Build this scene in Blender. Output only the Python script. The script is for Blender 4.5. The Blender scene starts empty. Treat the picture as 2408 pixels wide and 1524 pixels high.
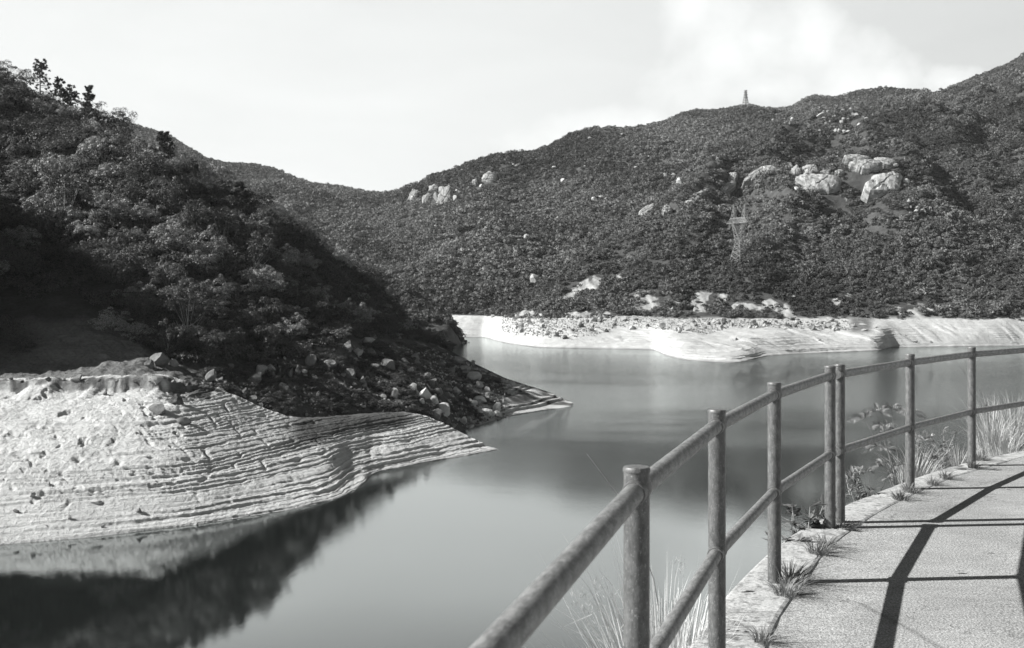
import bpy, math, random
import numpy as np
from mathutils import Vector, Matrix

sc = bpy.context.scene
R = math.radians
rnd = random.Random(7)
rng = np.random.default_rng(11)
F, CX, HY, CZ = 2524.0, 1204.0, 696.0, 18.0      # photo geometry: focal length, centre column, horizon row, eye height over water
PATH = CZ - 1.585

# ------------------------------------------------------------------ camera
cam = bpy.data.cameras.new('camera'); cam_o = bpy.data.objects.new('camera', cam)
sc.collection.objects.link(cam_o); sc.camera = cam_o
cam_o.location = (0, 0, CZ); cam_o.rotation_euler = (R(90), 0, 0)
cam.sensor_width = 36; cam.lens = F / 2408 * 36
cam.shift_y = -(762 - HY) / 2408
cam.clip_start = 0.05; cam.clip_end = 20000
cam.dof.use_dof = True; cam.dof.focus_distance = 11; cam.dof.aperture_fstop = 7.1

# ------------------------------------------------------------------ sky and sun
SUN_EL, SUN_AZ = 35.5, 6.0        # the light travels towards +X, turned 6 degrees to +Y
world = bpy.data.worlds.new('World'); sc.world = world; world.use_nodes = True
nt = world.node_tree; nt.nodes.clear()
def N(t, kind, **kw):
    n = t.nodes.new(kind)
    for k, v in kw.items():
        if k.startswith('_'): n.inputs[k[1:].replace('_', ' ')].default_value = v
        else: setattr(n, k, v)
    return n
def math_n(t, op, a, b=None, c=None, clamp=False):
    n = t.nodes.new('ShaderNodeMath'); n.operation = op; n.use_clamp = clamp
    for i, v in enumerate((a, b, c)):
        if v is None: continue
        if isinstance(v, (int, float)): n.inputs[i].default_value = v
        else: t.links.new(v, n.inputs[i])
    return n.outputs[0]
def ramp_n(t, fac, stops, interp='LINEAR'):
    n = t.nodes.new('ShaderNodeValToRGB'); n.color_ramp.interpolation = interp
    e = n.color_ramp.elements
    while len(e) < len(stops): e.new(0.5)
    for i, (p, v) in enumerate(stops):
        e[i].position = p; e[i].color = (v, v, v, 1) if isinstance(v, (int, float)) else (*v, 1)
    t.links.new(fac, n.inputs[0]); return n.outputs[0]
def mix_n(t, fac, a, b):
    n = t.nodes.new('ShaderNodeMix'); n.data_type = 'FLOAT'
    for s, v in ((0, fac), (2, a), (3, b)):
        if isinstance(v, (int, float)): n.inputs[s].default_value = v
        else: t.links.new(v, n.inputs[s])
    return n.outputs[0]
def noise_n(t, vec, scale, detail=4, rough=.55, dist=0.0, dims='3D'):
    n = t.nodes.new('ShaderNodeTexNoise'); n.noise_dimensions = dims
    n.inputs['Scale'].default_value = scale; n.inputs['Detail'].default_value = detail
    n.inputs['Roughness'].default_value = rough; n.inputs['Distortion'].default_value = dist
    t.links.new(vec, n.inputs['Vector']); return n.outputs['Fac']
def mapped(t, vec, scale=(1, 1, 1), rot=(0, 0, 0)):
    n = t.nodes.new('ShaderNodeMapping'); n.inputs['Scale'].default_value = scale; n.inputs['Rotation'].default_value = rot
    t.links.new(vec, n.inputs['Vector']); return n.outputs[0]

sky = N(nt, 'ShaderNodeTexSky', sky_type='NISHITA', sun_disc=False)
sky.sun_elevation = R(SUN_EL); sky.sun_rotation = R(-90 - SUN_AZ)
sky.air_density = 1.0; sky.dust_density = 2.0; sky.ozone_density = 1.0
sep = N(nt, 'ShaderNodeSeparateColor'); nt.links.new(sky.outputs[0], sep.inputs[0])
red = math_n(nt, 'MULTIPLY', sep.outputs[0], 0.13)          # black and white film behind a red filter
tc = N(nt, 'ShaderNodeTexCoord'); D = tc.outputs['Generated']
sx = N(nt, 'ShaderNodeSeparateXYZ'); nt.links.new(D, sx.inputs[0])
az = math_n(nt, 'ARCTAN2', sx.outputs[0], sx.outputs[1]); el = math_n(nt, 'ARCSINE', sx.outputs[2])
veil_n = noise_n(nt, mapped(nt, D, (1.2, 1.2, 4.0)), 2.2, 6, .55, .4)
# thin high veil, thick near the horizon and thinning overhead
veil_el = ramp_n(nt, el, [(0.0, 1.0), (0.27, 0.92), (0.36, 0.42), (0.45, 0.08), (0.6, 0.02)])
veil = math_n(nt, 'MULTIPLY', veil_el, ramp_n(nt, veil_n, [(0.25, .86), (0.7, 1.0)]))
side = ramp_n(nt, math_n(nt, 'ADD', math_n(nt, 'MULTIPLY', az, .5), .5), [(0.15, 1.05), (0.45, 1.0), (0.72, .81), (0.9, .79)])
hazeb = math_n(nt, 'MULTIPLY', side, 6.32)
v1 = mix_n(nt, veil, red, hazeb)
# cumulus bank: a few soft puffs placed by direction
dn = noise_n(nt, D, 9, 8, .58, .2); dn2 = noise_n(nt, D, 26, 6, .6, .1)
wob = math_n(nt, 'ADD', math_n(nt, 'MULTIPLY', math_n(nt, 'SUBTRACT', dn, .5), 2.4), math_n(nt, 'MULTIPLY', math_n(nt, 'SUBTRACT', dn2, .5), 1.1))
def puff(a0, e0, ra, re):
    u = math_n(nt, 'DIVIDE', math_n(nt, 'SUBTRACT', az, a0), ra); v = math_n(nt, 'DIVIDE', math_n(nt, 'SUBTRACT', el, e0), re)
    return math_n(nt, 'SUBTRACT', 1.0, math_n(nt, 'SQRT', math_n(nt, 'ADD', math_n(nt, 'MULTIPLY', u, u), math_n(nt, 'MULTIPLY', v, v))))
pf = None
def azel(px, py):
    a = math.atan((px - CX) / F); return a, math.atan((HY - py) / F * math.cos(a))
for px, py, rx, ry in ((1700, 120, 150, 190), (1800, 90, 110, 90), (1905, 110, 90, 100), (1990, 200, 150, 100), (2100, 190, 90, 60),
                       (1620, 20, 90, 120), (2240, 190, 90, 40), (1450, 330, 260, 60), (1800, 210, 200, 60), (2150, 260, 160, 30)):
    a, e = azel(px, py); p = puff(a, e, rx / F, ry / F)
    pf = p if pf is None else math_n(nt, 'MAXIMUM', pf, p)
cm = math_n(nt, 'ADD', pf, wob)
cmask = ramp_n(nt, cm, [(0.0, 0.0), (0.4, .5), (1.0, 1.0)])
low = noise_n(nt, mapped(nt, D, (1, 1, 3)), 5, 5, .6)
cloudv = math_n(nt, 'MULTIPLY', ramp_n(nt, low, [(0.3, .92), (0.7, 1.0)]), 6.7)
v2 = mix_n(nt, math_n(nt, 'MULTIPLY', cmask, .95), v1, cloudv)
tint = N(nt, 'ShaderNodeCombineColor')
nt.links.new(math_n(nt, 'MULTIPLY', v2, .985), tint.inputs[0]); nt.links.new(math_n(nt, 'MULTIPLY', v2, 1.004), tint.inputs[1]); nt.links.new(math_n(nt, 'MULTIPLY', v2, .998), tint.inputs[2])
bg = N(nt, 'ShaderNodeBackground'); bg.inputs[1].default_value = 0.0672
nt.links.new(tint.outputs[0], bg.inputs[0])
wo = N(nt, 'ShaderNodeOutputWorld'); nt.links.new(bg.outputs[0], wo.inputs[0])

sun = bpy.data.lights.new('sun', 'SUN'); sun.energy = 5.0; sun.angle = R(.5); sun.color = (1, .992, .975)
sun_o = bpy.data.objects.new('sun', sun); sc.collection.objects.link(sun_o)
ldir = Vector((math.cos(R(SUN_AZ)) * math.cos(R(SUN_EL)), math.sin(R(SUN_AZ)) * math.cos(R(SUN_EL)), -math.sin(R(SUN_EL))))
sun_o.rotation_euler = ldir.to_track_quat('-Z', 'Y').to_euler(); sun_o.location = (-30, 0, 60)
vs = sc.view_settings; vs.view_transform = 'Standard'; vs.look = 'None'; vs.exposure = 1.25; vs.gamma = 1.0; vs.use_curve_mapping = False
sc.cycles.max_bounces = 6; sc.cycles.diffuse_bounces = 1; sc.cycles.glossy_bounces = 3; sc.cycles.transmission_bounces = 4
sc.cycles.volume_bounces = 0; sc.cycles.transparent_max_bounces = 6
sc.cycles.use_denoising = True

# ------------------------------------------------------------------ helpers
def tag(o, label=None, cat=None, group=None, kind=None):
    if label: o['label'] = label
    if cat: o['category'] = cat
    if group: o['group'] = group
    if kind: o['kind'] = kind
    return o
def link(name, data, parent=None, mat=None):
    o = bpy.data.objects.new(name, data); sc.collection.objects.link(o)
    if parent is not None: o.parent = parent
    if mat is not None and not data.materials: data.materials.append(mat)
    return o
def empty(name, loc=(0, 0, 0), rz=0):
    o = bpy.data.objects.new(name, None); o.empty_display_size = .3; sc.collection.objects.link(o)
    o.location = loc; o.rotation_euler = (0, 0, rz); return o
def mesh_np(name, verts, faces, mat=None, smooth=False):
    """verts (n,3), faces list or (m,k) array"""
    me = bpy.data.meshes.new(name)
    verts = np.asarray(verts, dtype=np.float32)
    if isinstance(faces, np.ndarray):
        k = faces.shape[1]; m = len(faces)
        me.vertices.add(len(verts)); me.vertices.foreach_set('co', verts.ravel())
        me.loops.add(m * k); me.loops.foreach_set('vertex_index', faces.astype(np.int32).ravel())
        me.polygons.add(m); me.polygons.foreach_set('loop_start', np.arange(0, m * k, k, dtype=np.int32))
        try: me.polygons.foreach_set('loop_total', np.full(m, k, dtype=np.int32))
        except Exception: pass
        me.update(calc_edges=True)
    else:
        me.from_pydata([tuple(map(float, v)) for v in verts], [], faces); me.update()
    if smooth: me.polygons.foreach_set('use_smooth', np.ones(len(me.polygons), dtype=bool))
    if mat: me.materials.append(mat)
    return me
class MB:
    def __init__(s): s.v = []; s.f = []
    def add(s, verts, faces):
        n = len(s.v); s.v.extend([tuple(v) for v in verts]); s.f.extend([tuple(i + n for i in f) for f in faces])
    def tube(s, pts, rad, seg=8, cap=True):
        pts = [Vector(p) for p in pts]; rings = []
        if not hasattr(rad, '__len__'): rad = [rad] * len(pts)
        up = None
        for i, p in enumerate(pts):
            d = (pts[min(i + 1, len(pts) - 1)] - pts[max(i - 1, 0)]).normalized()
            if up is None: up = Vector((0, 0, 1)) if abs(d.z) < .9 else Vector((1, 0, 0))
            a = d.cross(up).normalized(); b = a.cross(d); up = b
            rings.append([p + (a * math.cos(2 * math.pi * k / seg) + b * math.sin(2 * math.pi * k / seg)) * rad[i] for k in range(seg)])
        v = [q for r in rings for q in r]; f = []
        for i in range(len(pts) - 1):
            for k in range(seg):
                a0 = i * seg + k; b0 = i * seg + (k + 1) % seg
                f.append((a0, b0, b0 + seg, a0 + seg))
        if cap:
            f.append(tuple(range(seg))[::-1]); f.append(tuple((len(pts) - 1) * seg + k for k in range(seg)))
        s.add(v, f)
    def bar(s, a, b, w):
        s.tube([a, b], w * .7, 4)
    def mesh(s, name, mat=None, smooth=False):
        me = bpy.data.meshes.new(name); me.from_pydata([tuple(v) for v in s.v], [], s.f); me.update()
        if smooth:
            me.polygons.foreach_set('use_smooth', np.ones(len(me.polygons), dtype=bool))
            try: me.set_sharp_from_angle(angle=R(40))
            except Exception: pass
        if mat: me.materials.append(mat)
        return me
    def build(s, name, mat=None, parent=None, smooth=False):
        return link(name, s.mesh(name, mat, smooth), parent)

# numpy noise
def _h(ix, iy, seed):
    n = (ix.astype(np.int64) * 374761393 + iy.astype(np.int64) * 668265263 + seed * 2147483647) & 0xffffffff
    n = ((n ^ (n >> 13)) * 1274126177) & 0xffffffff
    n = (n ^ (n >> 16)) & 0xffffffff
    return n
def pn(x, y, seed=0):
    """gradient noise, about -1..1"""
    x = np.asarray(x, float); y = np.asarray(y, float)
    xi = np.floor(x); yi = np.floor(y); fx = x - xi; fy = y - yi
    u = fx * fx * fx * (fx * (fx * 6 - 15) + 10); v = fy * fy * fy * (fy * (fy * 6 - 15) + 10)
    def g(dx, dy):
        a = _h(xi + dx, yi + dy, seed) * (2 * math.pi / 4294967296.0)
        return np.cos(a) * (fx - dx) + np.sin(a) * (fy - dy)
    a = g(0, 0); b = g(1, 0); c = g(0, 1); d = g(1, 1)
    return 1.5 * ((a * (1 - u) + b * u) * (1 - v) + (c * (1 - u) + d * u) * v)
def fbm(x, y, seed=0, octv=4, gain=.5, lac=2.03):
    s = 0; a = 1; t = 0
    for i in range(octv):
        s = s + a * pn(x, y, seed + i * 17); t += a; a *= gain; x = x * lac + 3.1; y = y * lac + 1.7
    return s / t
def ridged(x, y, seed=0, octv=4):
    s = 0; a = 1; t = 0
    for i in range(octv):
        s = s + a * (1 - np.abs(pn(x, y, seed + i * 13)) * 2); t += a; a *= .5; x = x * 2.1 + 5; y = y * 2.1
    return s / t
def sstep(a, b, x):
    t = np.clip((x - a) / (b - a), 0, 1); return t * t * (3 - 2 * t)

# ------------------------------------------------------------------ materials
def new_mat(name):
    m = bpy.data.materials.new(name); m.use_nodes = True; t = m.node_tree; t.nodes.clear()
    return m, t
ALB = .76
def grey(t, val, k=(0.992 * .76, 1.004 * .76, 0.998 * .76)):
    c = t.nodes.new('ShaderNodeCombineColor')
    for i in range(3):
        if isinstance(val, (int, float)): c.inputs[i].default_value = val * k[i]
        else: t.links.new(math_n(t, 'MULTIPLY', val, k[i]), c.inputs[i])
    return c.outputs[0]
def finish(t, color, rough=.9, spec=.3, bump=None, bstr=.5, bdist=.1, extra=None):
    p = t.nodes.new('ShaderNodeBsdfPrincipled'); o = t.nodes.new('ShaderNodeOutputMaterial')
    t.links.new(color, p.inputs['Base Color'])
    if isinstance(rough, (int, float)): p.inputs['Roughness'].default_value = rough
    else: t.links.new(rough, p.inputs['Roughness'])
    p.inputs['Specular IOR Level'].default_value = spec
    if bump is not None:
        b = t.nodes.new('ShaderNodeBump'); b.inputs['Strength'].default_value = bstr; b.inputs['Distance'].default_value = bdist
        t.links.new(bump, b.inputs['Height']); t.links.new(b.outputs[0], p.inputs['Normal'])
    t.links.new(p.outputs[0], o.inputs[0]); return p
def objc(t): return N(t, 'ShaderNodeTexCoord').outputs['Object']
def posn(t): return N(t, 'ShaderNodeNewGeometry').outputs['Position']
def rand_obj(t): return N(t, 'ShaderNodeObjectInfo').outputs['Random']

# bank soil: 'pale' attribute picks dry granite sand (1) or dark weathered ground (0)
soil, t = new_mat('soil'); P = posn(t)
at = N(t, 'ShaderNodeAttribute', attribute_name='pale').outputs['Fac']
n1 = noise_n(t, P, .35, 6, .6); n2 = noise_n(t, P, 3.0, 6, .65); n3 = noise_n(t, P, 14, 3, .6)
strat = noise_n(t, mapped(t, P, (.06, .06, 9)), 1.0, 3, .6)
pale = math_n(t, 'MULTIPLY', ramp_n(t, n1, [(.3, .48), (.7, .62)]), math_n(t, 'MULTIPLY', ramp_n(t, n2, [(.25, .74), (.6, 1.06)]), ramp_n(t, strat, [(.35, .92), (.6, 1.03)])))
dark = math_n(t, 'MULTIPLY', ramp_n(t, n1, [(.3, .03), (.75, .075)]), ramp_n(t, n2, [(.25, .6), (.75, 1.5)]))
c = mix_n(t, at, dark, pale)
hgt = math_n(t, 'ADD', math_n(t, 'MULTIPLY', n2, .7), math_n(t, 'ADD', math_n(t, 'MULTIPLY', n3, .25), math_n(t, 'MULTIPLY', strat, .3)))
finish(t, grey(t, c), .95, .1, hgt, .9, .35)

def rock_mat(name, lo, hi, bd=.12, sc_=1.0):
    m, t = new_mat(name); O = objc(t); r = rand_obj(t)
    a = noise_n(t, O, 1.6 * sc_, 6, .62, .3); b = noise_n(t, O, 9 * sc_, 5, .65)
    v = math_n(t, 'ADD', math_n(t, 'MULTIPLY', ramp_n(t, a, [(.3, lo), (.7, hi)]), ramp_n(t, b, [(.3, .75), (.7, 1.15)])), math_n(t, 'MULTIPLY', math_n(t, 'SUBTRACT', r, .5), (hi - lo) * .9))
    finish(t, grey(t, math_n(t, 'MAXIMUM', v, .03)), .85, .2, math_n(t, 'ADD', a, math_n(t, 'MULTIPLY', b, .4)), .8, bd)
    return m
rock_dark = rock_mat('boulder_weathered_stone', .10, .24)
rock_pale = rock_mat('boulder_pale_stone', .38, .58)
rock_mid = rock_mat('boulder_grey_stone', .26, .44)
slab_mat, t = new_mat('streaked_granite'); O = objc(t)
st = noise_n(t, mapped(t, O, (3.2, .7, 1.2), (0, 0, R(20))), 1.6, 7, .68, .5); fi = noise_n(t, O, 8, 5, .6)
finish(t, grey(t, math_n(t, 'MULTIPLY', ramp_n(t, st, [(.40, .16), (.62, .50)]), ramp_n(t, fi, [(.3, .8), (.7, 1.1)]))), .8, .2, fi, .5, .3)

def leaf_mat(name, lo, hi, rough=.45, spec=.5, trans=.25, bands=.0):
    m, t = new_mat(name); g = N(t, 'ShaderNodeNewGeometry'); r = g.outputs['Random Per Island']; ro = rand_obj(t)
    v = math_n(t, 'MULTIPLY', ramp_n(t, r, [(0, lo), (1, hi)]), ramp_n(t, ro, [(0, .7), (1, 1.3)]))
    if bands: v = math_n(t, 'MULTIPLY', v, ramp_n(t, noise_n(t, g.outputs['Position'], bands, 5, .6), [(.38, .5), (.62, 1.6)]))
    col = grey(t, v)
    p = t.nodes.new('ShaderNodeBsdfPrincipled'); p.inputs['Roughness'].default_value = rough; p.inputs['Specular IOR Level'].default_value = spec
    t.links.new(col, p.inputs['Base Color'])
    tr = t.nodes.new('ShaderNodeBsdfTranslucent'); t.links.new(col, tr.inputs[0])
    mx = t.nodes.new('ShaderNodeMixShader'); mx.inputs[0].default_value = trans
    t.links.new(p.outputs[0], mx.inputs[1]); t.links.new(tr.outputs[0], mx.inputs[2])
    o = t.nodes.new('ShaderNodeOutputMaterial'); t.links.new(mx.outputs[0], o.inputs[0]); return m
leaf_near = leaf_mat('leaves_glossy', .015, .15, .55, .35, .12)
leaf_glint = leaf_mat('leaves_painted_glint', .05, .52, .5, .45, .15)  # glints and sunlit leaf tips put into the leaf colour
leaf_far = leaf_mat('leaves_distant', .025, .19, .65, .2, .12, .014)
leaf_mtn = leaf_mat('leaves_mountain', .06, .17, .65, .2, .15, .008)
needle_mat = leaf_mat('needles', .04, .09, .6, .3, .2)
grass_mat = leaf_mat('dry_grass_blades', .35, .65, .6, .3, .3)
grass_dk = leaf_mat('green_grass_blades', .12, .28, .55, .3, .3)
herb_mat = leaf_mat('herb_leaves', .16, .34, .5, .4, .3)
bark, t = new_mat('bark'); O = objc(t)
finish(t, grey(t, ramp_n(t, noise_n(t, mapped(t, O, (4, 4, 1)), 3, 4), [(.3, .08), (.7, .24)])), .9, .2)
bark_pale, t = new_mat('bark_pale'); O = objc(t)
finish(t, grey(t, ramp_n(t, noise_n(t, mapped(t, O, (4, 4, 1)), 3, 4), [(.3, .25), (.7, .5)])), .9, .2)
steel, t = new_mat('galvanised_lattice_steel')
p = finish(t, grey(t, ramp_n(t, noise_n(t, objc(t), .6, 3), [(.3, .22), (.7, .34)])), .5, .3)

# ------------------------------------------------------------------ terrain sheets
def pchip_cols(Y, S):
    """Y (rows, cols) values at integer rows; S (ns,) sample positions; monotone cubic down each column"""
    n = Y.shape[0]; dl = np.diff(Y, axis=0); m = np.zeros_like(Y)
    m[1:-1] = np.where(dl[:-1] * dl[1:] > 0, 2 * dl[:-1] * dl[1:] / (dl[:-1] + dl[1:] + 1e-12 * np.sign(dl[:-1] + dl[1:] + 1e-20)), 0)
    m[0] = dl[0]; m[-1] = dl[-1]
    k = np.clip(np.floor(S).astype(int), 0, n - 2); f = (S - k)[:, None]
    h00 = 2 * f**3 - 3 * f**2 + 1; h10 = f**3 - 2 * f**2 + f; h01 = -2 * f**3 + 3 * f**2; h11 = f**3 - f**2
    return h00 * Y[k] + h10 * m[k] + h01 * Y[k + 1] + h11 * m[k + 1]
def smooth1(a, w):
    if w < 1: return a
    k = np.hanning(2 * w + 3)[1:-1]; k /= k.sum(); p = np.pad(a, w, mode='edge'); return np.convolve(p, k, 'valid')
def row_py(kn, cols):
    """kn: (px, py, d)"""
    kn = np.array(kn, float); return np.interp(cols, kn[:, 0], kn[:, 1]), np.interp(cols, kn[:, 0], kn[:, 2])
def z_of(py, d): return CZ - (py - HY) * d / F
def d_of(py, z): return F * (CZ - z) / (py - HY)
class Sheet:
    def __init__(s, cols, rowsZ, rowsD, counts, wsm=3, clampfn=None):
        s.cols = cols
        Zr = np.array([smooth1(r, wsm) for r in rowsZ]); Dr = np.array([smooth1(r, wsm) for r in rowsD])
        S = np.concatenate([i + np.arange(c) / c for i, c in enumerate(counts)] + [[len(counts)]])
        s.S = S
        s.D = pchip_cols(Dr, S); s.Z = pchip_cols(Zr, S)
        s.X = (cols[None, :] - CX) / F * s.D
        s.pale = np.zeros_like(s.Z)
    def py(s): return HY + (CZ - s.Z) * F / s.D
    def build(s, name, mat, kind='structure', label=None):
        nr, nc = s.Z.shape
        v = np.stack([s.X, s.D, s.Z], -1).reshape(-1, 3)
        i = np.arange(nr - 1)[:, None] * nc + np.arange(nc - 1)[None, :]
        f = np.stack([i, i + 1, i + nc + 1, i + nc], -1).reshape(-1, 4)
        me = mesh_np(name, v, f, mat, True)
        a = me.attributes.new('pale', 'FLOAT', 'POINT'); a.data.foreach_set('value', s.pale.astype(np.float32).ravel())
        o = link(name, me); o['kind'] = kind
        if label: o['label'] = label
        return o
    def locate(s, px, py, lo=0, hi=None):
        """world point of the front surface seen at photo pixel (px, py)"""
        j = int(np.clip(np.searchsorted(s.cols, px), 1, len(s.cols) - 1)); f = (px - s.cols[j - 1]) / (s.cols[j] - s.cols[j - 1])
        if f < .5: j -= 1
        P_ = s.py()[:, j] if not hasattr(s, '_py') else s._py[:, j]
        for i in range(1, len(P_)):
            if P_[i] <= py and s.S[i] > lo:
                if P_[i - 1] <= py or P_[i - 1] == P_[i]: k = i; w = 0
                else: k = i; w = (P_[i] - py) / (P_[i] - P_[i - 1])
                d = s.D[k, j] * (1 - w) + s.D[k - 1, j] * w; z = s.Z[k, j] * (1 - w) + s.Z[k - 1, j] * w
                return Vector(((px - CX) / F * d, d, z))
        return None
    def freeze(s): s._py = s.py()

def colset(*segs):
    out = []
    for a, b, st in segs: out.append(np.arange(a, b, st))
    return np.concatenate(out + [[segs[-1][1]]]).astype(float)
def knots(lst, cols):
    a = np.array(lst, float); return np.interp(cols, a[:, 0], a[:, 1])

def terrace(Z, X, Y, step0, mask, seed):
    """stepped ledges cut by the falling water: flat treads with sharp risers"""
    Zw = Z + .35 * fbm(X / 26, Y / 26, seed, 3) + .05 * fbm(X / 2.2, Y / 2.2, seed + 5, 3)
    q = Zw / step0 + .8 * np.sin(Zw * 2.1) + .45 * np.sin(Zw * 5.3 + 1)
    f = q - np.floor(q); slope = np.clip(f, 0, 1)
    rise = sstep(.80, .95, slope) - slope
    return Z + rise * step0 * mask

# --- A: the near eroded bank on the left
cols = colset((-760, -130, 9), (-130, 1200, 1.7))
wl = knots([(-760, 1400), (-300, 1325), (0, 1282), (200, 1266), (460, 1235), (700, 1197), (790, 1176), (835, 1158), (858, 1136), (870, 1120), (895, 1108), (1000, 1088), (1100, 1072), (1172, 1058), (1200, 1050)], cols)
dw = d_of(wl, 0.0)
cp, cd = row_py([(-760, 890, 108), (0, 890, 108), (300, 884, 108), (400, 888, 108), (500, 905, 112), (600, 950, 114), (650, 975, 114), (720, 985, 117), (850, 972, 124), (950, 968, 129),
                 (1000, 976, 131), (1040, 993, 131), (1085, 1015, 130), (1130, 1038, 128), (1172, 1056, 125.5), (1200, 1075, 124)], cols)
wl0 = sstep(720, 800, cols)
def soft(a): return a * wl0 + smooth1(a, 60) * (1 - wl0)
wl, cp, cd = soft(wl), soft(cp), soft(cd); dw = d_of(wl, 0.0)
zc = z_of(cp, cd)
def lerp(a, b, f): return a + (b - a) * f
gul = np.exp(-((cols - 835) / 45) ** 2)                    # the little gully between the two banks
rZ = [np.full_like(cols, -3.0), wl * 0, lerp(0, zc, .30) - .9 * gul, lerp(0, zc, .56) - 1.1 * gul, lerp(0, zc, .80) - .5 * gul, zc, zc - 2.2 - 1.5 * sstep(950, 1172, cols)]
rD = [dw - 7, dw, lerp(dw, cd, .25) , lerp(dw, cd, .5), lerp(dw, cd, .76), cd, cd + 9]
A = Sheet(cols, rZ, rD, [8, 90, 80, 70, 60, 14], 5)
X, Y, Z = A.X, A.D, A.Z.copy()
land = sstep(-.3, .3, Z) * (1 - sstep(5.0, 5.6, A.S)[:, None])
lower = 1 - sstep(3.2, 6.5, Z + .8 * fbm(X / 9, Y / 9, 3)); ptx = sstep(820, 900, cols)[None, :]
tm = np.clip(.22 + .22 * lower + .12 * ptx + .2 * (1 - sstep(330, 560, cols)[None, :]), 0, 1) * (.45 + .9 * sstep(-.25, .3, fbm(X / 7, Y / 7, 21, 3)))
Zt = terrace(Z, X, Y, .42, land * tm, 4)
Zt = Zt + land * .35 * (terrace(Z, X, Y, .17, 1.0, 9) - Z)
# eroded lumps and pits high on the left, vertical rills further right
left = 1 - sstep(330, 560, cols)[None, :] * 1.0; up = sstep(1.6, 4.2, Z)
lump = fbm(X / 1.9, Y / 1.2, 31, 4); pit = sstep(.18, .42, fbm(X / 1.35, Y / 1.2, 41, 3) + .25 * fbm(X / 5, Y / 6, 43, 2))
Zt += land * left * up * (.15 * lump - .36 * pit * sstep(-.2, .25, fbm(X / 4, Y / 4, 44, 2)) + .3 * fbm(X / 5.5, Y / 9, 33, 2) + .08 * ridged(X / 1.2, Y / 1.1, 35, 3))
Zt += land * (1 - left) * .09 * fbm(X / 1.4, Y / 2, 51, 4)
rx = X + 1.1 * fbm(Y / 6, X / 9, 61, 2) + .28 * (Y - 100)
rill = np.maximum(0, 1 - np.abs(((rx / 2.7 + .9 * fbm(X / 9, Y / 7, 62, 3)) % 1) - .5) / .13)
seg_ = sstep(-.05, .3, fbm(X / 4.2, Y / 2.6, 63, 2))
Zt -= land * .26 * (.3 + .9 * sstep(-.1, .4, fbm(X / 2.3, Y / 1.3, 64, 2))) * rill * seg_ * sstep(.8, 2, Z) * (1 - sstep(6.8, 8.6, Z)) * (1 - sstep(740, 830, cols)[None, :])
Zt += land * .05 * fbm(X / .5, Y / .7, 71, 3)
Zt += land * .55 * fbm(X / 2.6, Y / 8, 75, 4) * sstep(4.5, 4.9, A.S)[:, None] * (1 - sstep(460, 560, cols)[None, :])
Sv = A.S[:, None] + .06 * fbm(X / 4.5, Y * 0, 72, 3) + .006 * fbm(X / .9, Y * 0, 73, 2)
Zt -= land * (1 - sstep(420, 520, cols)[None, :]) * .95 * sstep(3.9, 4.7, Sv) * (1 - sstep(4.78, 4.82, Sv)) * (.25 + .75 * sstep(-.35, .15, fbm(X / 4, Y * 0, 74, 3)))
A.Z = Zt
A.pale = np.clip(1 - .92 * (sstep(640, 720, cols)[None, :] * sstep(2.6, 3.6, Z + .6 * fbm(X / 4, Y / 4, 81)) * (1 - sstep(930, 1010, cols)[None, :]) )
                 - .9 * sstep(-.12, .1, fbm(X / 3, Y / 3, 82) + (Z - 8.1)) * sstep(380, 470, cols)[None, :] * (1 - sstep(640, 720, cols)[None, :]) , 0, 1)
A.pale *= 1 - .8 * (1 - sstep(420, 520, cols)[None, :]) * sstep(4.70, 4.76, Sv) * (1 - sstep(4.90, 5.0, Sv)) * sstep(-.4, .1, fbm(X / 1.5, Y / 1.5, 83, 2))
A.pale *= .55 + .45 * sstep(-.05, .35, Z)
A.freeze(); A.build('lake_bank', soil)

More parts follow.
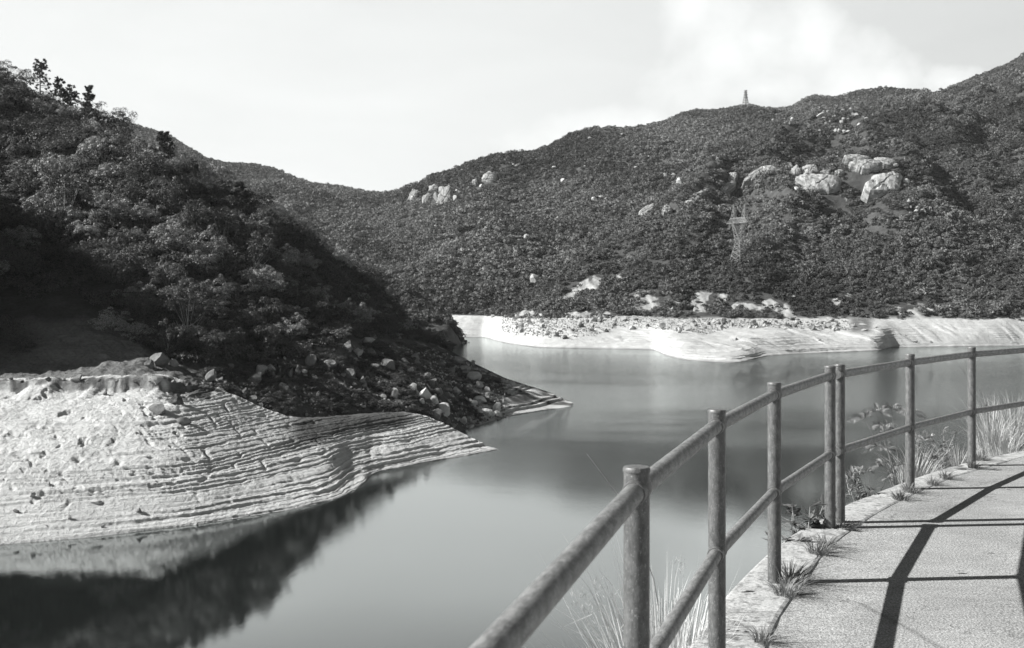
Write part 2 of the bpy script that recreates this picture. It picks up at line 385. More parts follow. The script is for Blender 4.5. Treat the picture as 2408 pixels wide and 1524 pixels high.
# --- B: wooded hill on the left with its boulder field and the second point
cols = colset((-760, -20, 12), (-20, 1385, 2.6))
pts = {  # far-left knots raise an unseen spur, shaped to shade the soil slope
 1: [(-760, 898, 110), (0, 898, 110), (300, 892, 110), (400, 896, 110), (500, 913, 114), (600, 960, 116), (650, 985, 116), (720, 994, 119), (850, 981, 126), (950, 978, 131), (1000, 988, 134), (1060, 1013, 139), (1090, 1011, 144), (1193, 982, 159.4), (1290, 965, 169), (1363, 953, 177), (1385, 960, 178)],
 2: [(-760, 719, 110), (-230, 700, 110), (-100, 720, 111), (-30, 830, 114), (0, 845, 115), (330, 860, 113.5), (400, 872, 114), (500, 893, 116.5), (560, 905, 119.5), (650, 922, 122), (720, 915, 126), (800, 893, 132), (950, 885, 146), (1029, 885, 160), (1083, 908, 166), (1193, 932, 172), (1290, 942, 178), (1363, 953.5, 178), (1385, 965, 179)],
 3: [(-760, 440, 117), (-230, 500, 118), (-110, 370, 119), (-50, 590, 120), (-12, 740, 121), (0, 770, 121), (200, 757, 123), (300, 790, 121), (350, 830, 118.5), (400, 850, 117.5), (500, 868, 119.5), (560, 868, 124), (650, 850, 130), (720, 835, 135), (800, 808, 143), (903, 803, 170), (969, 803, 195), (1003, 808, 206), (1029, 812, 212), (1083, 842, 199), (1123, 862, 193), (1193, 893, 188.5), (1290, 922.5, 186), (1363, 954, 178.5), (1385, 970, 180)],
 4: [(-760, 330, 150), (-250, 364, 152), (-120, 396, 157), (0, 460, 160), (200, 520, 152), (400, 620, 142), (560, 660, 147), (720, 704, 163), (800, 727, 178), (903, 752, 198), (969, 785, 211), (1003, 797, 216), (1029, 809, 217), (1083, 840.5, 201), (1123, 860.5, 194), (1193, 892, 189.5), (1290, 922, 186.5), (1363, 954, 179), (1385, 975, 181)],
 5: [(-760, 35, 205), (-300, 95, 210), (-120, 140, 212), (0, 205, 210), (100, 255, 205), (200, 310, 198), (300, 345, 190), (400, 408, 183), (500, 468, 185), (600, 508, 194), (700, 560, 203), (757, 600, 210), (803, 628, 214), (856, 668, 217), (903, 698, 219), (929, 728, 220), (969, 766, 221), (1003, 790, 221), (1029, 806, 220), (1083, 838.5, 203), (1123, 858.5, 195), (1193, 891, 190.5), (1290, 921.5, 187), (1363, 954, 179.5), (1385, 980, 182)]}
rZ, rD = [], []
for k in range(1, 6):
    a, d = row_py(pts[k], cols); rZ.append(z_of(a, d)); rD.append(d)
w = sstep(1040, 1095, cols)
rZ.insert(0, lerp(rZ[0] - 3, -3.0, w)); rD.insert(0, rD[0] - lerp(3, 7, w))
e = sstep(1000, 1050, cols)
rZ.append(lerp(rZ[-1] - 18, -3, e)); rD.append(rD[-1] + lerp(45, 9, e))
B = Sheet(cols, rZ, rD, [6, 70, 80, 40, 50, 14], 3)
X, Y, Z = B.X, B.D, B.Z.copy(); S = B.S[:, None]
land = sstep(-.3, .3, Z)
tipm = sstep(1085, 1140, cols)[None, :] * (S < 5)
bf = (1 - sstep(2.9, 3.3, S)) * (1 - tipm)
Zt = terrace(Z, X, Y, .45, land * tipm * .95, 14)
Zt += land * bf * (.5 * fbm(X / 3, Y / 3, 91, 4) + .22 * np.maximum(0, ridged(X / 1.6, Y / 1.6, 92, 3)))
Zt += land * .05 * fbm(X / .6, Y / .7, 93, 3)
Zt += land * sstep(3, 3.6, S) * (1 - sstep(800, 950, cols)[None, :]) * 2.2 * fbm(X / 14, Y / 14, 94, 3)
softl = (1 - sstep(370, 450, cols)[None, :]) * bf
Zt += softl * (.25 * ridged((X + .6 * Y) / 5, Y / 9, 95, 3) - .1)
B.Z = Zt
B.pale = np.clip(.10 + .85 * tipm * sstep(-.3, .1, fbm(X / 5, Y / 5, 96)) + .12 * softl + .5 * bf * sstep(.1, .5, fbm(X / 4, Y / 4, 97)) * sstep(560, 700, cols)[None, :] - .3 * sstep(3., 3.3, S) * (1 - tipm), 0.03, 1)
B.freeze(); B.build('hillside', soil)

# --- C: next wooded spur behind it
cols = colset((640, 900, 8), (900, 1096, 2.5))
wl = knots([(640, 850), (900, 838), (1000, 830), (1063, 821), (1080, 812), (1086, 807), (1096, 803)], cols)
dw = d_of(wl, 0)
cp, cd = row_py([(640, 520, 440), (800, 600, 432), (913, 662, 425), (943, 670, 422), (989, 706, 418), (1036, 738, 415), (1063, 766, 413), (1080, 796, 412), (1086, 806, 411), (1096, 815, 412)], cols)
zc = z_of(cp, cd); e = sstep(1050, 1086, cols)
zm = np.minimum(8.0, zc)
rZ = [dw * 0 - 3, dw * 0, lerp(0, zm, .6), zm, lerp(zm, zc, .5), zc, lerp(zc - 20, -3, e)]
rD = [dw - 12, dw, lerp(dw, cd, .28), lerp(dw, cd, .5), lerp(dw, cd, .75), cd, cd + 40]
Cs = Sheet(cols, rZ, rD, [4, 20, 20, 14, 14, 6], 2)
X, Y, Z = Cs.X, Cs.D, Cs.Z.copy(); land = sstep(-.3, .3, Z)
Cs.Z = terrace(Z, X, Y, .8, land * (Z < 8.5), 24) + land * .5 * fbm(X / 4, Y / 6, 101, 3)
Cs.pale = .06 + .12 * (1 - sstep(3, 7, Z + 2 * fbm(X / 8, Y / 8, 102)))
Cs.freeze(); Cs.build('spur_hillside', soil)

# --- E: far shore and the big wooded hill on the right
cols = colset((960, 1040, 6), (1040, 2420, 2.2), (2420, 3400, 14))
wl = knots([(960, 793), (1040, 793), (1145, 793), (1156, 799), (1203, 810), (1269, 818), (1400, 820.5), (1540, 823), (1563, 836), (1605, 847), (1680, 853), (1722, 854.5), (1752, 850), (1792, 839), (1872, 832),
            (2000, 827.5), (2060, 825.5), (2084, 821), (2092, 817), (2205, 816), (2408, 813), (3400, 808)], cols)
dw = d_of(wl, 0)
tp = knots([(960, 741), (1066, 741), (1153, 743), (1200, 746), (1269, 749), (1400, 750), (1600, 751), (1722, 752), (1872, 752), (2205, 752), (2408, 753), (3400, 756)], cols)
tz = knots([(960, 9), (2000, 9), (2040, 8.6), (3400, 9)], cols); td = knots([(960, 505), (1150, 480), (1270, 435), (1400, 420), (1700, 408), (1960, 404), (2408, 402), (3400, 402)], cols); tz = z_of(tp, td)
td = np.maximum(td, dw + 16)
sil = [(960, 745), (1100, 742), (1150, 738), (1200, 722), (1250, 690), (1300, 650), (1400, 583), (1490, 523), (1560, 473), (1605, 418), (1640, 388), (1700, 353), (1760, 328), (1822, 295), (1865, 280), (1905, 270), (1970, 262), (2020, 254), (2080, 240), (2130, 236), (2185, 232), (2225, 226), (2260, 208), (2300, 193), (2345, 175), (2408, 142), (2700, 60), (3400, 20)]
cp = knots(sil, cols) + 4
cd = knots([(960, 530), (1150, 500), (1250, 520), (1400, 580), (1490, 630), (1605, 700), (1700, 750), (1822, 810), (2000, 840), (2080, 800), (2130, 810), (2225, 980), (2300, 1110), (2408, 1290), (2700, 1600), (3400, 1700)], cols)
zc = z_of(cp, cd)
mz = lerp(0, tz, .5) + .6 * np.sin(cols / 40)
rZ = [dw * 0 - 3, dw * 0, mz, tz, tz + .25 + lerp(0, zc - tz, .10), lerp(tz, zc, .42), lerp(tz, zc, .75), zc, zc - 60]
rD = [dw - 25, dw, lerp(dw, td, .42), td, lerp(td, cd, .10), lerp(td, cd, .38), lerp(td, cd, .70), cd, cd + 160]
E = Sheet(cols, rZ, rD, [4, 90, 80, 60, 120, 40, 40, 8], 9)
X, Y, Z = E.X, E.D, E.Z.copy(); S = E.S[:, None]
land = sstep(-.2, .5, Z); bank = land * (1 - sstep(3.0, 3.2, S)); hill = sstep(3.1, 4.2, S) * (1 - sstep(5.4, 6.9, S))
Zt = terrace(Z, X, Y, .55, bank * (.2 + .4 * sstep(-.3, .2, fbm(X / 20, Y / 20, 111))) * (1 + .8 * (1 - sstep(.8, 2.5, Z))), 34)
Zt += bank * (.22 * fbm(X / 3, Y / 5, 112, 4) - .35 * sstep(.25, .5, ridged((X + .3 * Y) / 13, Y / 40, 113, 2)) * sstep(1.2, 3.2, Z) * (1 - sstep(6, 8.5, Z)))
rel = ridged((X - .25 * Y) / 105, (Y + .3 * X) / 240, 114, 3) * 25 - 6 + fbm(X / 45, Y / 60, 115, 3) * 8
Zt += hill * rel * np.clip((Z - 8) / 40, 0, 1.4)
E.Z = Zt
scars = [(1365, 680, 52, 14, -.55), (1335, 698, 34, 10, -.5), (1400, 668, 18, 22, 0), (1513, 708, 42, 24, -.2), (1576, 720, 12, 20, 0), (1648, 708, 22, 30, 0), (1700, 700, 14, 18, 0), (1755, 722, 60, 12, 0), (1815, 716, 30, 14, .2), (1850, 735, 30, 16, .5),
         (2158, 733, 26, 20, 0), (2200, 722, 22, 14, 0), (2112, 728, 14, 14, 0), (1990, 700, 14, 12, 0), (1965, 712, 14, 12, 0), (1380, 740, 60, 8, 0), (1250, 738, 40, 8, 0), (1440, 748, 120, 6, 0),
         (1460, 655, 16, 12, 0)]
def scar_mask(px, py):
    m = np.zeros(np.broadcast(px, py).shape)
    for a, b, ra, rb, th in scars:
        dx = px - a; dy = py - b; u = (dx * math.cos(th) + dy * math.sin(th)) / ra; v = (-dx * math.sin(th) + dy * math.cos(th)) / rb
        m = np.maximum(m, 1.35 - np.sqrt(u * u + v * v))
    return m
ppy = E.py(); PX = np.broadcast_to(cols[None, :], ppy.shape)
sm = sstep(.3, .45, scar_mask(PX, ppy) + 1.1 * fbm(X / 4, Y / 7, 116, 5) - .15)
E.scar = sm
E.pale = np.clip(bank * (.84 + .25 * fbm(X / 9, Y / 14, 119, 4)) + sm * sstep(3.05, 3.2, S) * (.55 + .9 * fbm(X / 2.5, Y / 8, 118, 4)) + .03 + .04 * fbm(X / 30, Y / 50, 117, 3), 0.02, 1) * (1 - .75 * bank * sstep(1990, 2010, cols)[None, :] * (1 - sstep(2040, 2062, cols)[None, :]) * sstep(4.5, 6.5, Z))
E.freeze(); E.build('far_hillside', soil)

# --- D: mountains closing the valley
cols = colset((-760, 200, 14), (200, 2300, 5), (2300, 2700, 20))
sk = [(-760, 240, 1500), (-300, 262, 1450), (290, 294, 1400), (340, 305, 1390), (390, 321, 1370), (430, 345, 1340), (480, 375, 1300), (520, 385, 1270), (600, 391, 1230), (650, 403, 1200), (690, 421, 1180), (740, 435, 1150), (800, 440, 1120), (865, 455, 1080), (905, 457, 1060), (935, 452, 1020), (955, 443, 1000),
      (1005, 428, 970), (1012, 417, 965), (1080, 398, 960), (1150, 373, 960), (1180, 364, 970), (1250, 360, 990), (1290, 348, 1010), (1330, 328, 1040), (1370, 311, 1080), (1430, 299, 1110), (1460, 303, 1120), (1520, 296, 1160), (1570, 283, 1190), (1600, 267, 1220), (1640, 258, 1280), (1665, 261, 1300), (1710, 256, 1350), (1735, 249.5, 1400), (1770, 249.5, 1400), (1800, 256, 1390), (1850, 255, 1380), (1870, 247, 1360), (1900, 228, 1340), (1920, 226, 1340), (1965, 229, 1320), (1990, 221, 1300), (2035, 210, 1270), (2080, 206, 1240), (2130, 211, 1220), (2160, 212, 1200), (2185, 222, 1180), (2225, 235, 1150), (2300, 250, 1100), (2700, 300, 1000)]
cp, cd = row_py(sk, cols); cp = cp + 7; zc = z_of(cp, cd)
fd = knots([(-760, 480), (600, 500), (1000, 508), (1150, 520), (1300, 560), (1500, 640), (1700, 760), (2700, 850)], cols); fz = knots([(-760, 8), (1150, 8), (1300, 20), (1500, 60), (1700, 100), (2700, 120)], cols)
rZ = [fz - 12, fz, lerp(fz, zc, .20), lerp(fz, zc, .47), lerp(fz, zc, .76), zc, zc - 90]
rD = [fd - 40, fd, lerp(fd, cd, .24), lerp(fd, cd, .50), lerp(fd, cd, .76), cd, cd + 260]
Dm = Sheet(cols, rZ, rD, [4, 36, 36, 36, 36, 6], 1)
X, Y, Z = Dm.X, Dm.D, Dm.Z.copy(); S = Dm.S[:, None]
mm = sstep(1.0, 2.2, S) * (1 - sstep(3.3, 4.8, S))
Dm.Z = Z + mm * (ridged((X + .45 * Y) / 170, (Y - .2 * X) / 330, 121, 3) * 24 - 4 + 8 * fbm(X / 60, Y / 80, 122, 3)) + 1.6 * fbm(X / 22, Y / 22, 123, 3) * (S < 5)
ppy = Dm.py(); PX = np.broadcast_to(cols[None, :], ppy.shape)
upper = sstep(4.2, 4.9, S + .35 * fbm(X / 90, Y / 90, 124)) * sstep(1400, 1650, PX)
patch = sstep(.15, .5, fbm(X / 55, Y / 70, 125, 4)) * sstep(250, 400, PX) * (1 - sstep(600, 700, PX)) * (S > 3.6)
Dm.grassy = np.clip(upper + patch * .8, 0, 1)
Dm.pale = np.clip(.08 + .34 * Dm.grassy + .05 * fbm(X / 40, Y / 40, 126), 0.02, 1)
Dm.freeze(); Dm.build('mountains', soil)

# lake bed under the water, the ground behind the ridges and under the path
bed = mesh_np('lake_bed', [(-900, 5, -4), (1400, 5, -4), (1400, 900, -4), (-900, 900, -4)], [(0, 1, 2, 3)], soil)
link('lake_bed', bed)['kind'] = 'structure'

# ------------------------------------------------------------------ water
wm, t = new_mat('lake_water'); P = posn(t)
sp = N(t, 'ShaderNodeSeparateXYZ'); t.links.new(P, sp.inputs[0])
big = noise_n(t, mapped(t, P, (.006, .022, 1)), 1.0, 3, .5)
yy = math_n(t, 'ADD', sp.outputs[1], math_n(t, 'MULTIPLY', math_n(t, 'SUBTRACT', big, .5), 60))
ruf = ramp_n(t, math_n(t, 'DIVIDE', yy, 500), [(.12, .006), (.21, .04), (.27, .16), (.34, .5), (.40, .5), (.50, .25), (.8, .12)], 'B_SPLINE')
patch_ = noise_n(t, mapped(t, P, (.012, .035, 1), (0, 0, R(6))), 1.0, 4, .55, .6); ruf = math_n(t, 'MULTIPLY', ruf, ramp_n(t, patch_, [(.3, .45), (.7, 1.5)], 'B_SPLINE'))
w1 = noise_n(t, mapped(t, P, (1.0, .6, 1), (0, 0, R(18))), 3.4, 4, .6); w2 = noise_n(t, mapped(t, P, (1, .7, 1), (0, 0, R(-25))), 11, 3, .55)
w0 = noise_n(t, mapped(t, P, (1.0, .5, 1), (0, 0, R(10))), 1.2, 3, .6); wh = math_n(t, 'ADD', math_n(t, 'ADD', math_n(t, 'MULTIPLY', w1, .7), math_n(t, 'MULTIPLY', w0, .7)), math_n(t, 'MULTIPLY', w2, .45))
bp = N(t, 'ShaderNodeBump'); bp.inputs['Distance'].default_value = .17
t.links.new(math_n(t, 'MULTIPLY', ruf, .8), bp.inputs['Strength']); t.links.new(wh, bp.inputs['Height'])
lw = N(t, 'ShaderNodeLayerWeight'); lw.inputs[0].default_value = .5; t.links.new(bp.outputs[0], lw.inputs['Normal']); fr_ = ramp_n(t, lw.outputs['Facing'], [(0, .04), (.5, .2), (.69, .42), (.8, .56), (.92, .72)])
df = N(t, 'ShaderNodeBsdfDiffuse'); df.inputs[0].default_value = (.010, .0115, .011, 1)
gl = N(t, 'ShaderNodeBsdfGlossy'); gl.inputs[0].default_value = (.97, 1.0, .99, 1); t.links.new(math_n(t, 'MULTIPLY', ruf, .05), gl.inputs['Roughness'])
t.links.new(bp.outputs[0], gl.inputs['Normal'])
mx = N(t, 'ShaderNodeMixShader'); t.links.new(fr_, mx.inputs[0]); t.links.new(df.outputs[0], mx.inputs[1]); t.links.new(gl.outputs[0], mx.inputs[2])
o = N(t, 'ShaderNodeOutputMaterial'); t.links.new(mx.outputs[0], o.inputs[0])
wme = mesh_np('lake_water', [(-900, 6, 0), (1400, 6, 0), (1400, 900, 0), (-900, 900, 0)], [(0, 1, 2, 3)], wm)
link('lake_water', wme)['kind'] = 'structure'
# ------------------------------------------------------------------ path, coping and retaining wall
def ground_pt(px, py):
    d = 1.585 * F / (py - HY); return ((px - CX) / F * d, d)
outer = [(-1.05, -3.0), (-.72, -1.0), (-.46, .6), (-.22, 1.7), (.10, 2.95)] + [ground_pt(*q) for q in ((1615, 1524), (1662, 1456), (1705, 1399), (1772, 1331), (1838, 1271), (1938, 1214), (1983, 1189), (2125, 1133), (2212, 1104), (2278, 1086), (2408, 1059))] + [(7.9, 13.0), (11.5, 14.6), (17, 16)]
inner = [(-.66, -3.0), (-.35, -1.1), (-.08, .5), (.16, 1.6), (.50, 2.9)] + [ground_pt(*q) for q in ((1798, 1524), (1818, 1473), (1838, 1433), (1892, 1369), (1938, 1293), (1992, 1253), (2065, 1203), (2125, 1173), (2198, 1139), (2255, 1116), (2322, 1099), (2408, 1073))] + [(7.7, 12.5), (11.4, 14.1), (17, 15.5)]
def resample(pl, step):
    pl = [Vector((a, b, 0)) for a, b in pl]; out = [pl[0]]; 
    L = [0]
    for a, b in zip(pl, pl[1:]): L.append(L[-1] + (b - a).length)
    n = int(L[-1] / step); xs = np.linspace(0, L[-1], n + 1)
    x = np.interp(xs, L, [p.x for p in pl]); y = np.interp(xs, L, [p.y for p in pl])
    x = smooth1(x, 3); y = smooth1(y, 3)
    return np.stack([x, y], -1)
OU = resample(outer, .14); IN = resample(inner, .14)

pm, t = new_mat('path_concrete'); P = posn(t)
g1 = noise_n(t, P, 90, 3, .7); g2 = noise_n(t, P, 2.2, 5, .6); g3 = noise_n(t, P, 240, 2, .6); g4 = noise_n(t, mapped(t, P, (1, 6, 1), (0, 0, R(15))), 3.5, 4, .6)
vor = N(t, 'ShaderNodeTexVoronoi', feature='F1'); vor.inputs['Scale'].default_value = 110; t.links.new(P, vor.inputs['Vector'])
v = math_n(t, 'MULTIPLY', ramp_n(t, g1, [(.32, .10), (.5, .30), (.68, .52)]), math_n(t, 'MULTIPLY', ramp_n(t, g2, [(.3, .84), (.7, 1.14)]), ramp_n(t, g4, [(.35, .92), (.7, 1.1)])))
v = math_n(t, 'MULTIPLY', v, ramp_n(t, vor.outputs['Distance'], [(.05, .7), (.35, 1.05)]))
dis = noise_n(t, P, 2.5, 4, .6); cv = N(t, 'ShaderNodeVectorMath', operation='ADD'); t.links.new(P, cv.inputs[0]); t.links.new(dis, cv.inputs[1])
crk = N(t, 'ShaderNodeTexVoronoi', feature='DISTANCE_TO_EDGE'); crk.inputs['Scale'].default_value = .42; t.links.new(cv.outputs[0], crk.inputs['Vector'])
v = math_n(t, 'MULTIPLY', v, ramp_n(t, crk.outputs['Distance'], [(.0, .62), (.0035, .8), (.006, 1.0)]))
v = math_n(t, 'MULTIPLY', v, ramp_n(t, noise_n(t, P, .7, 5, .65, .5), [(.3, .84), (.6, 1.06)]))
finish(t, grey(t, v), .9, .25, math_n(t, 'ADD', g1, vor.outputs['Distance']), .55, .004)
cm_, t = new_mat('coping_concrete'); P = posn(t)
g1 = noise_n(t, P, 60, 4, .65); g2 = noise_n(t, P, 4.5, 6, .7, .3); g3 = noise_n(t, P, 16, 5, .7)
v = math_n(t, 'MULTIPLY', ramp_n(t, g2, [(.34, .34), (.47, .47), (.7, .56)]), math_n(t, 'MULTIPLY', ramp_n(t, g3, [(.36, .45), (.5, 1.0)]), ramp_n(t, g1, [(.32, .6), (.68, 1.2)])))
finish(t, grey(t, v), .9, .2, math_n(t, 'ADD', g2, math_n(t, 'MULTIPLY', g3, .5)), .5, .02)
wallm, t = new_mat('wall_concrete'); P = posn(t)
finish(t, grey(t, math_n(t, 'MULTIPLY', ramp_n(t, noise_n(t, mapped(t, P, (3, 3, .8)), 2, 5, .6), [(.3, .16), (.7, .36)]), ramp_n(t, noise_n(t, P, 30, 4), [(.3, .8), (.7, 1.1)]))), .95, .2, noise_n(t, P, 12, 5), .5, .02)

# path slab (top sheet at PATH), inner edge follows the coping joint
v = []; f = []
n = len(IN)
for i, (a, b) in enumerate(IN):
    v.append((a + .014 + .005 * rnd.uniform(-1, 1), b, PATH)); v.append((a + 60, b, PATH - .3))
for i in range(n - 1): f.append((2 * i, 2 * i + 1, 2 * i + 3, 2 * i + 2))
nb = len(v); v += [(IN[0][0], IN[0][1] - 12, PATH), (70, IN[0][1] - 12, PATH - .3)]; f.append((nb, nb + 1, 1, 0))
path = link('path', mesh_np('path', v, f, pm)); path['kind'] = 'structure'
# coping stones, one mesh each, with worn rounded edges and an open joint between
cop_len = 14
stones = []
M = min(len(OU), len(IN))
def at_frac(pl, f): 
    i = f * (len(pl) - 1); k = min(int(i), len(pl) - 2); w = i - k; return pl[k] * (1 - w) + pl[k + 1] * w
Ltot = (len(OU) - 1) * .14
# pair outer with nearest inner point
pair = []
for p in OU:
    j = int(np.argmin(((IN - p) ** 2).sum(1))); pair.append(IN[j])
pair = np.stack([smooth1(np.array(pair)[:, 0], 3), smooth1(np.array(pair)[:, 1], 3)], -1)
off0 = 4
starts = list(range(off0, len(OU) - 1, cop_len))
for s0 in starts:
    s1 = min(s0 + cop_len, len(OU) - 1)
    vv = []; ff = []; K = 9
    idx = list(range(s0, s1 + 1))
    prof = [(0, -.14), (0, -.03), (.02, -.006), (.07, 0), (.3, .002), (.6, .001), (.93, 0), (.985, -.006), (1, -.02), (1, -.14)]
    for q, i in enumerate(idx):
        o_, n_ = OU[i], pair[i]
        if q == 0: o_ = o_ + (OU[i + 1] - OU[i]) * .05; n_ = n_ + (pair[i + 1] - pair[i]) * .05
        if q == len(idx) - 1: o_ = o_ + (OU[i - 1] - OU[i]) * .05; n_ = n_ + (pair[i - 1] - pair[i]) * .05
        for (u, h) in prof:
            jj = .006 * rnd.uniform(-1, 1) if u in (0, 1) else 0
            p = o_ * (1 - u) + n_ * u; vv.append((p[0] + jj, p[1] + jj, PATH + h + (.004 if -.01 < h else 0) - (.006 if q in (0, len(idx) - 1) and h > -.02 else 0)))
    kk = len(prof)
    for q in range(len(idx) - 1):
        for r in range(kk - 1): a = q * kk + r; ff.append((a, a + 1, a + kk + 1, a + kk))
    ff.append(tuple(range(kk))[::-1]); ff.append(tuple((len(idx) - 1) * kk + r for r in range(kk)))
    me = mesh_np('coping_stone', np.array(vv), [tuple(reversed(x)) for x in ff], cm_)
    stones.append(link('coping_stone', me, path))
# retaining wall face and the steep bank below it
v = []; f = []
for i, p in enumerate(OU):
    t_ = OU[min(i + 1, len(OU) - 1)] - OU[max(i - 1, 0)]; nrm = np.array([-t_[1], t_[0]]) / (np.linalg.norm(t_) + 1e-9)
    a = p - nrm * .02; q1 = p + nrm * .06; q2 = p + nrm * 17 + np.array([0, 1.0])
    v += [(a[0], a[1], PATH - .141), (q1[0], q1[1], PATH - 1.5), ]
    v += [(q1[0] + nrm[0] * .02, q1[1] + nrm[1] * .02, PATH - 1.5), (q2[0], q2[1], -3)]
wf = [(4 * i, 4 * i + 1, 4 * i + 5, 4 * i + 4) for i in range(len(OU) - 1)]
ro = link('retaining_wall', mesh_np('retaining_wall', v, wf, wallm)); tag(ro, 'rough concrete retaining wall carrying the path edge above the water', 'wall')
bfc = [(4 * i + 2, 4 * i + 3, 4 * i + 7, 4 * i + 6) for i in range(len(OU) - 1)]
link('embankment', mesh_np('embankment', v, bfc, soil))['kind'] = 'structure'

# ------------------------------------------------------------------ railing
rm, t = new_mat('weathered_rail_paint'); O = objc(t); P = posn(t)
def rail_mat(name, ax, lo, md_, hi):
    m, t = new_mat(name); O = objc(t)
    s = [55, 55, 55]; s[ax] = 22
    a = noise_n(t, mapped(t, O, tuple(s)), 1.0, 5, .65, .3)
    s = [170, 170, 170]; s[ax] = 80
    b = noise_n(t, mapped(t, O, tuple(s)), 1.0, 4, .7)
    c = noise_n(t, O, 3, 3, .5)
    d = noise_n(t, mapped(t, O, tuple(x * .6 for x in s)), 2.2, 3, .8)
    v = math_n(t, 'MULTIPLY', ramp_n(t, a, [(.34, lo), (.5, md_), (.66, hi)]), math_n(t, 'MULTIPLY', ramp_n(t, b, [(.3, .72), (.7, 1.25)]), ramp_n(t, c, [(.3, .85), (.7, 1.12)])))
    chip = ramp_n(t, d, [(.62, 0), (.67, 1)])
    v = mix_n(t, math_n(t, 'MULTIPLY', chip, .55), v, .72)
    p = finish(t, grey(t, v), ramp_n(t, a, [(.3, .46), (.7, .32)]), .45, math_n(t, 'ADD', a, b), .35, .003)
    p.inputs['Metallic'].default_value = 0.0
    return m
post_mat = rail_mat('weathered_post_metal', 2, .07, .11, .16); bar_mat = rail_mat('weathered_bar_metal', 0, .10, .18, .29)  # light from above put into the tone: rails paler, posts darker
def base_xy(px, dunit):
    d = dunit; return Vector(((px - CX) / F * d, d))
Dd = lambda ys: 1.585 * F / (ys - HY)
posts = [Vector((-.78, -1.75)), Vector((-.50, -.17)), Vector((-.102, 1.386)), base_xy(1497, 3.005), base_xy(1686, 4.515), base_xy(1821, 5.93), base_xy(1952, 7.33)]
posts2 = [base_xy(1974.5, 7.50), base_xy(2140, 8.81), base_xy(2285, 10.02), Vector((5.48, 11.09)), Vector((6.85, 11.95)), Vector((8.3, 12.82)), Vector((9.75, 13.48)), Vector((11.2, 14.15)), Vector((12.8, 14.6)), Vector((14.4, 15.05))]
def post_mesh(r=.0365, H=1.10):
    b = MB(); b.tube([(0, 0, -.05), (0, 0, H - .006)], r, 40); return b.mesh('post', post_mat, True)
def cap_mesh(r=.0385, H=1.10):
    b = MB(); b.tube([(0, 0, H - .006), (0, 0, H + .002), (0, 0, H + .007), (0, 0, H + .0095)], [r, r, r * .93, r * .6], 40); return b.mesh('cap', post_mat, True)
PM, CM = post_mesh(), cap_mesh()
def make_railing(ps, label):
    root = empty('railing', (ps[0].x, ps[0].y, PATH)); tag(root, label, 'railing', 'metal pipe railings along the path edge')
    org = Vector((ps[0].x, ps[0].y, 0))
    for i, p in enumerate(ps):
        L = Vector((p.x, p.y, 0)) - org
        po = link('post', PM, root); po.location = L; po.rotation_euler.z = rnd.uniform(0, 6)
        cp_ = link('cap', CM, po)
        dirs = []
        if i + 1 < len(ps): dirs.append((ps[i + 1] - p).normalized())
        if i > 0: dirs.append((ps[i - 1] - p).normalized())
        if len(dirs) == 1: dirs.append(-dirs[0])
        for hz in (1.04, .505):
            b = MB()
            for d_ in dirs:
                d3 = Vector((d_.x, d_.y, 0))
                c0 = Vector((0, 0, hz))
                b.tube([c0 + d3 * .020, c0 + d3 * .046, c0 + d3 * .058, c0 + d3 * .0585], [.0345, .0345, .0325, .0295], 32)
            co = b.build('collar', post_mat, po, True); co.rotation_euler.z = -po.rotation_euler.z
        if i + 1 < len(ps):
            q = ps[i + 1]; dv = q - p; ln = dv.length
            for nm, hz, rr in (('top_rail', 1.04, .0295), ('mid_rail', .505, .0275)):
                b = MB(); k = 14
                b.tube([(x_, 0, 0) for x_ in np.linspace(.03, ln - .03, k)], rr, 36)
                o = b.build(nm, bar_mat, root, True); o.location = L + Vector((0, 0, hz)); o.rotation_euler.z = math.atan2(dv.y, dv.x)
    # flange of mortar at the foot
    return root
make_railing(posts, 'near length of grey pipe railing rising from the bottom edge to the paired posts')
make_railing(posts2, 'farther length of grey pipe railing curving right beyond the paired posts')

# ------------------------------------------------------------------ plants of the path edge
def grass_clump(name, loc, n, h, spread, mat, seed, lean=(0, 0), w=.006, droop=.6, plume=0):
    r = random.Random(seed); b = MB()
    for i in range(n):
        if plume > 1: pass
        a = r.uniform(0, 2 * math.pi); rr = spread * math.sqrt(r.random()) * .35
        p = Vector((math.cos(a) * rr, math.sin(a) * rr, 0)); hh = h * r.uniform(.45, 1.0)
        out = Vector((math.cos(a) + lean[0], math.sin(a) + lean[1], 0)) * r.uniform(.2, 1.0) * spread
        side = Vector((-math.sin(a + r.uniform(-1, 1)), math.cos(a), 0)).normalized() * w * r.uniform(.6, 1.2)
        vs_ = []; K = 5
        for k in range(K + 1):
            s = k / K; q = p + out * (s ** 2.2) + Vector((0, 0, hh * (s - droop * r.uniform(.3, .7) * s ** 3)))
            ww = side * (1 - s) ** .6 * (1 if k < K else .1); vs_ += [q - ww, q + ww]
        b.add(vs_, [(2 * k, 2 * k + 1, 2 * k + 3, 2 * k + 2) for k in range(K)])
        if plume and r.random() < plume:
            tip = (vs_[-1] + vs_[-3]) * .5
            for _ in range(22):
                o_ = Vector((r.uniform(-1, 1), r.uniform(-1, 1), r.uniform(-2.2, .6))) * .035; q = tip + o_
                dd = Vector((r.uniform(-1, 1), r.uniform(-1, 1), r.uniform(0, 2))).normalized() * .03
                b.add([q, q + dd * .6 + Vector((.003, 0, 0)), q + dd], [(0, 1, 2)])
    o = b.build(name, mat); o.location = loc; return o
def at_px(px, py, z=PATH):
    d = (CZ - z) * F / (py - HY); return Vector(((px - CX) / F * d, d, z))
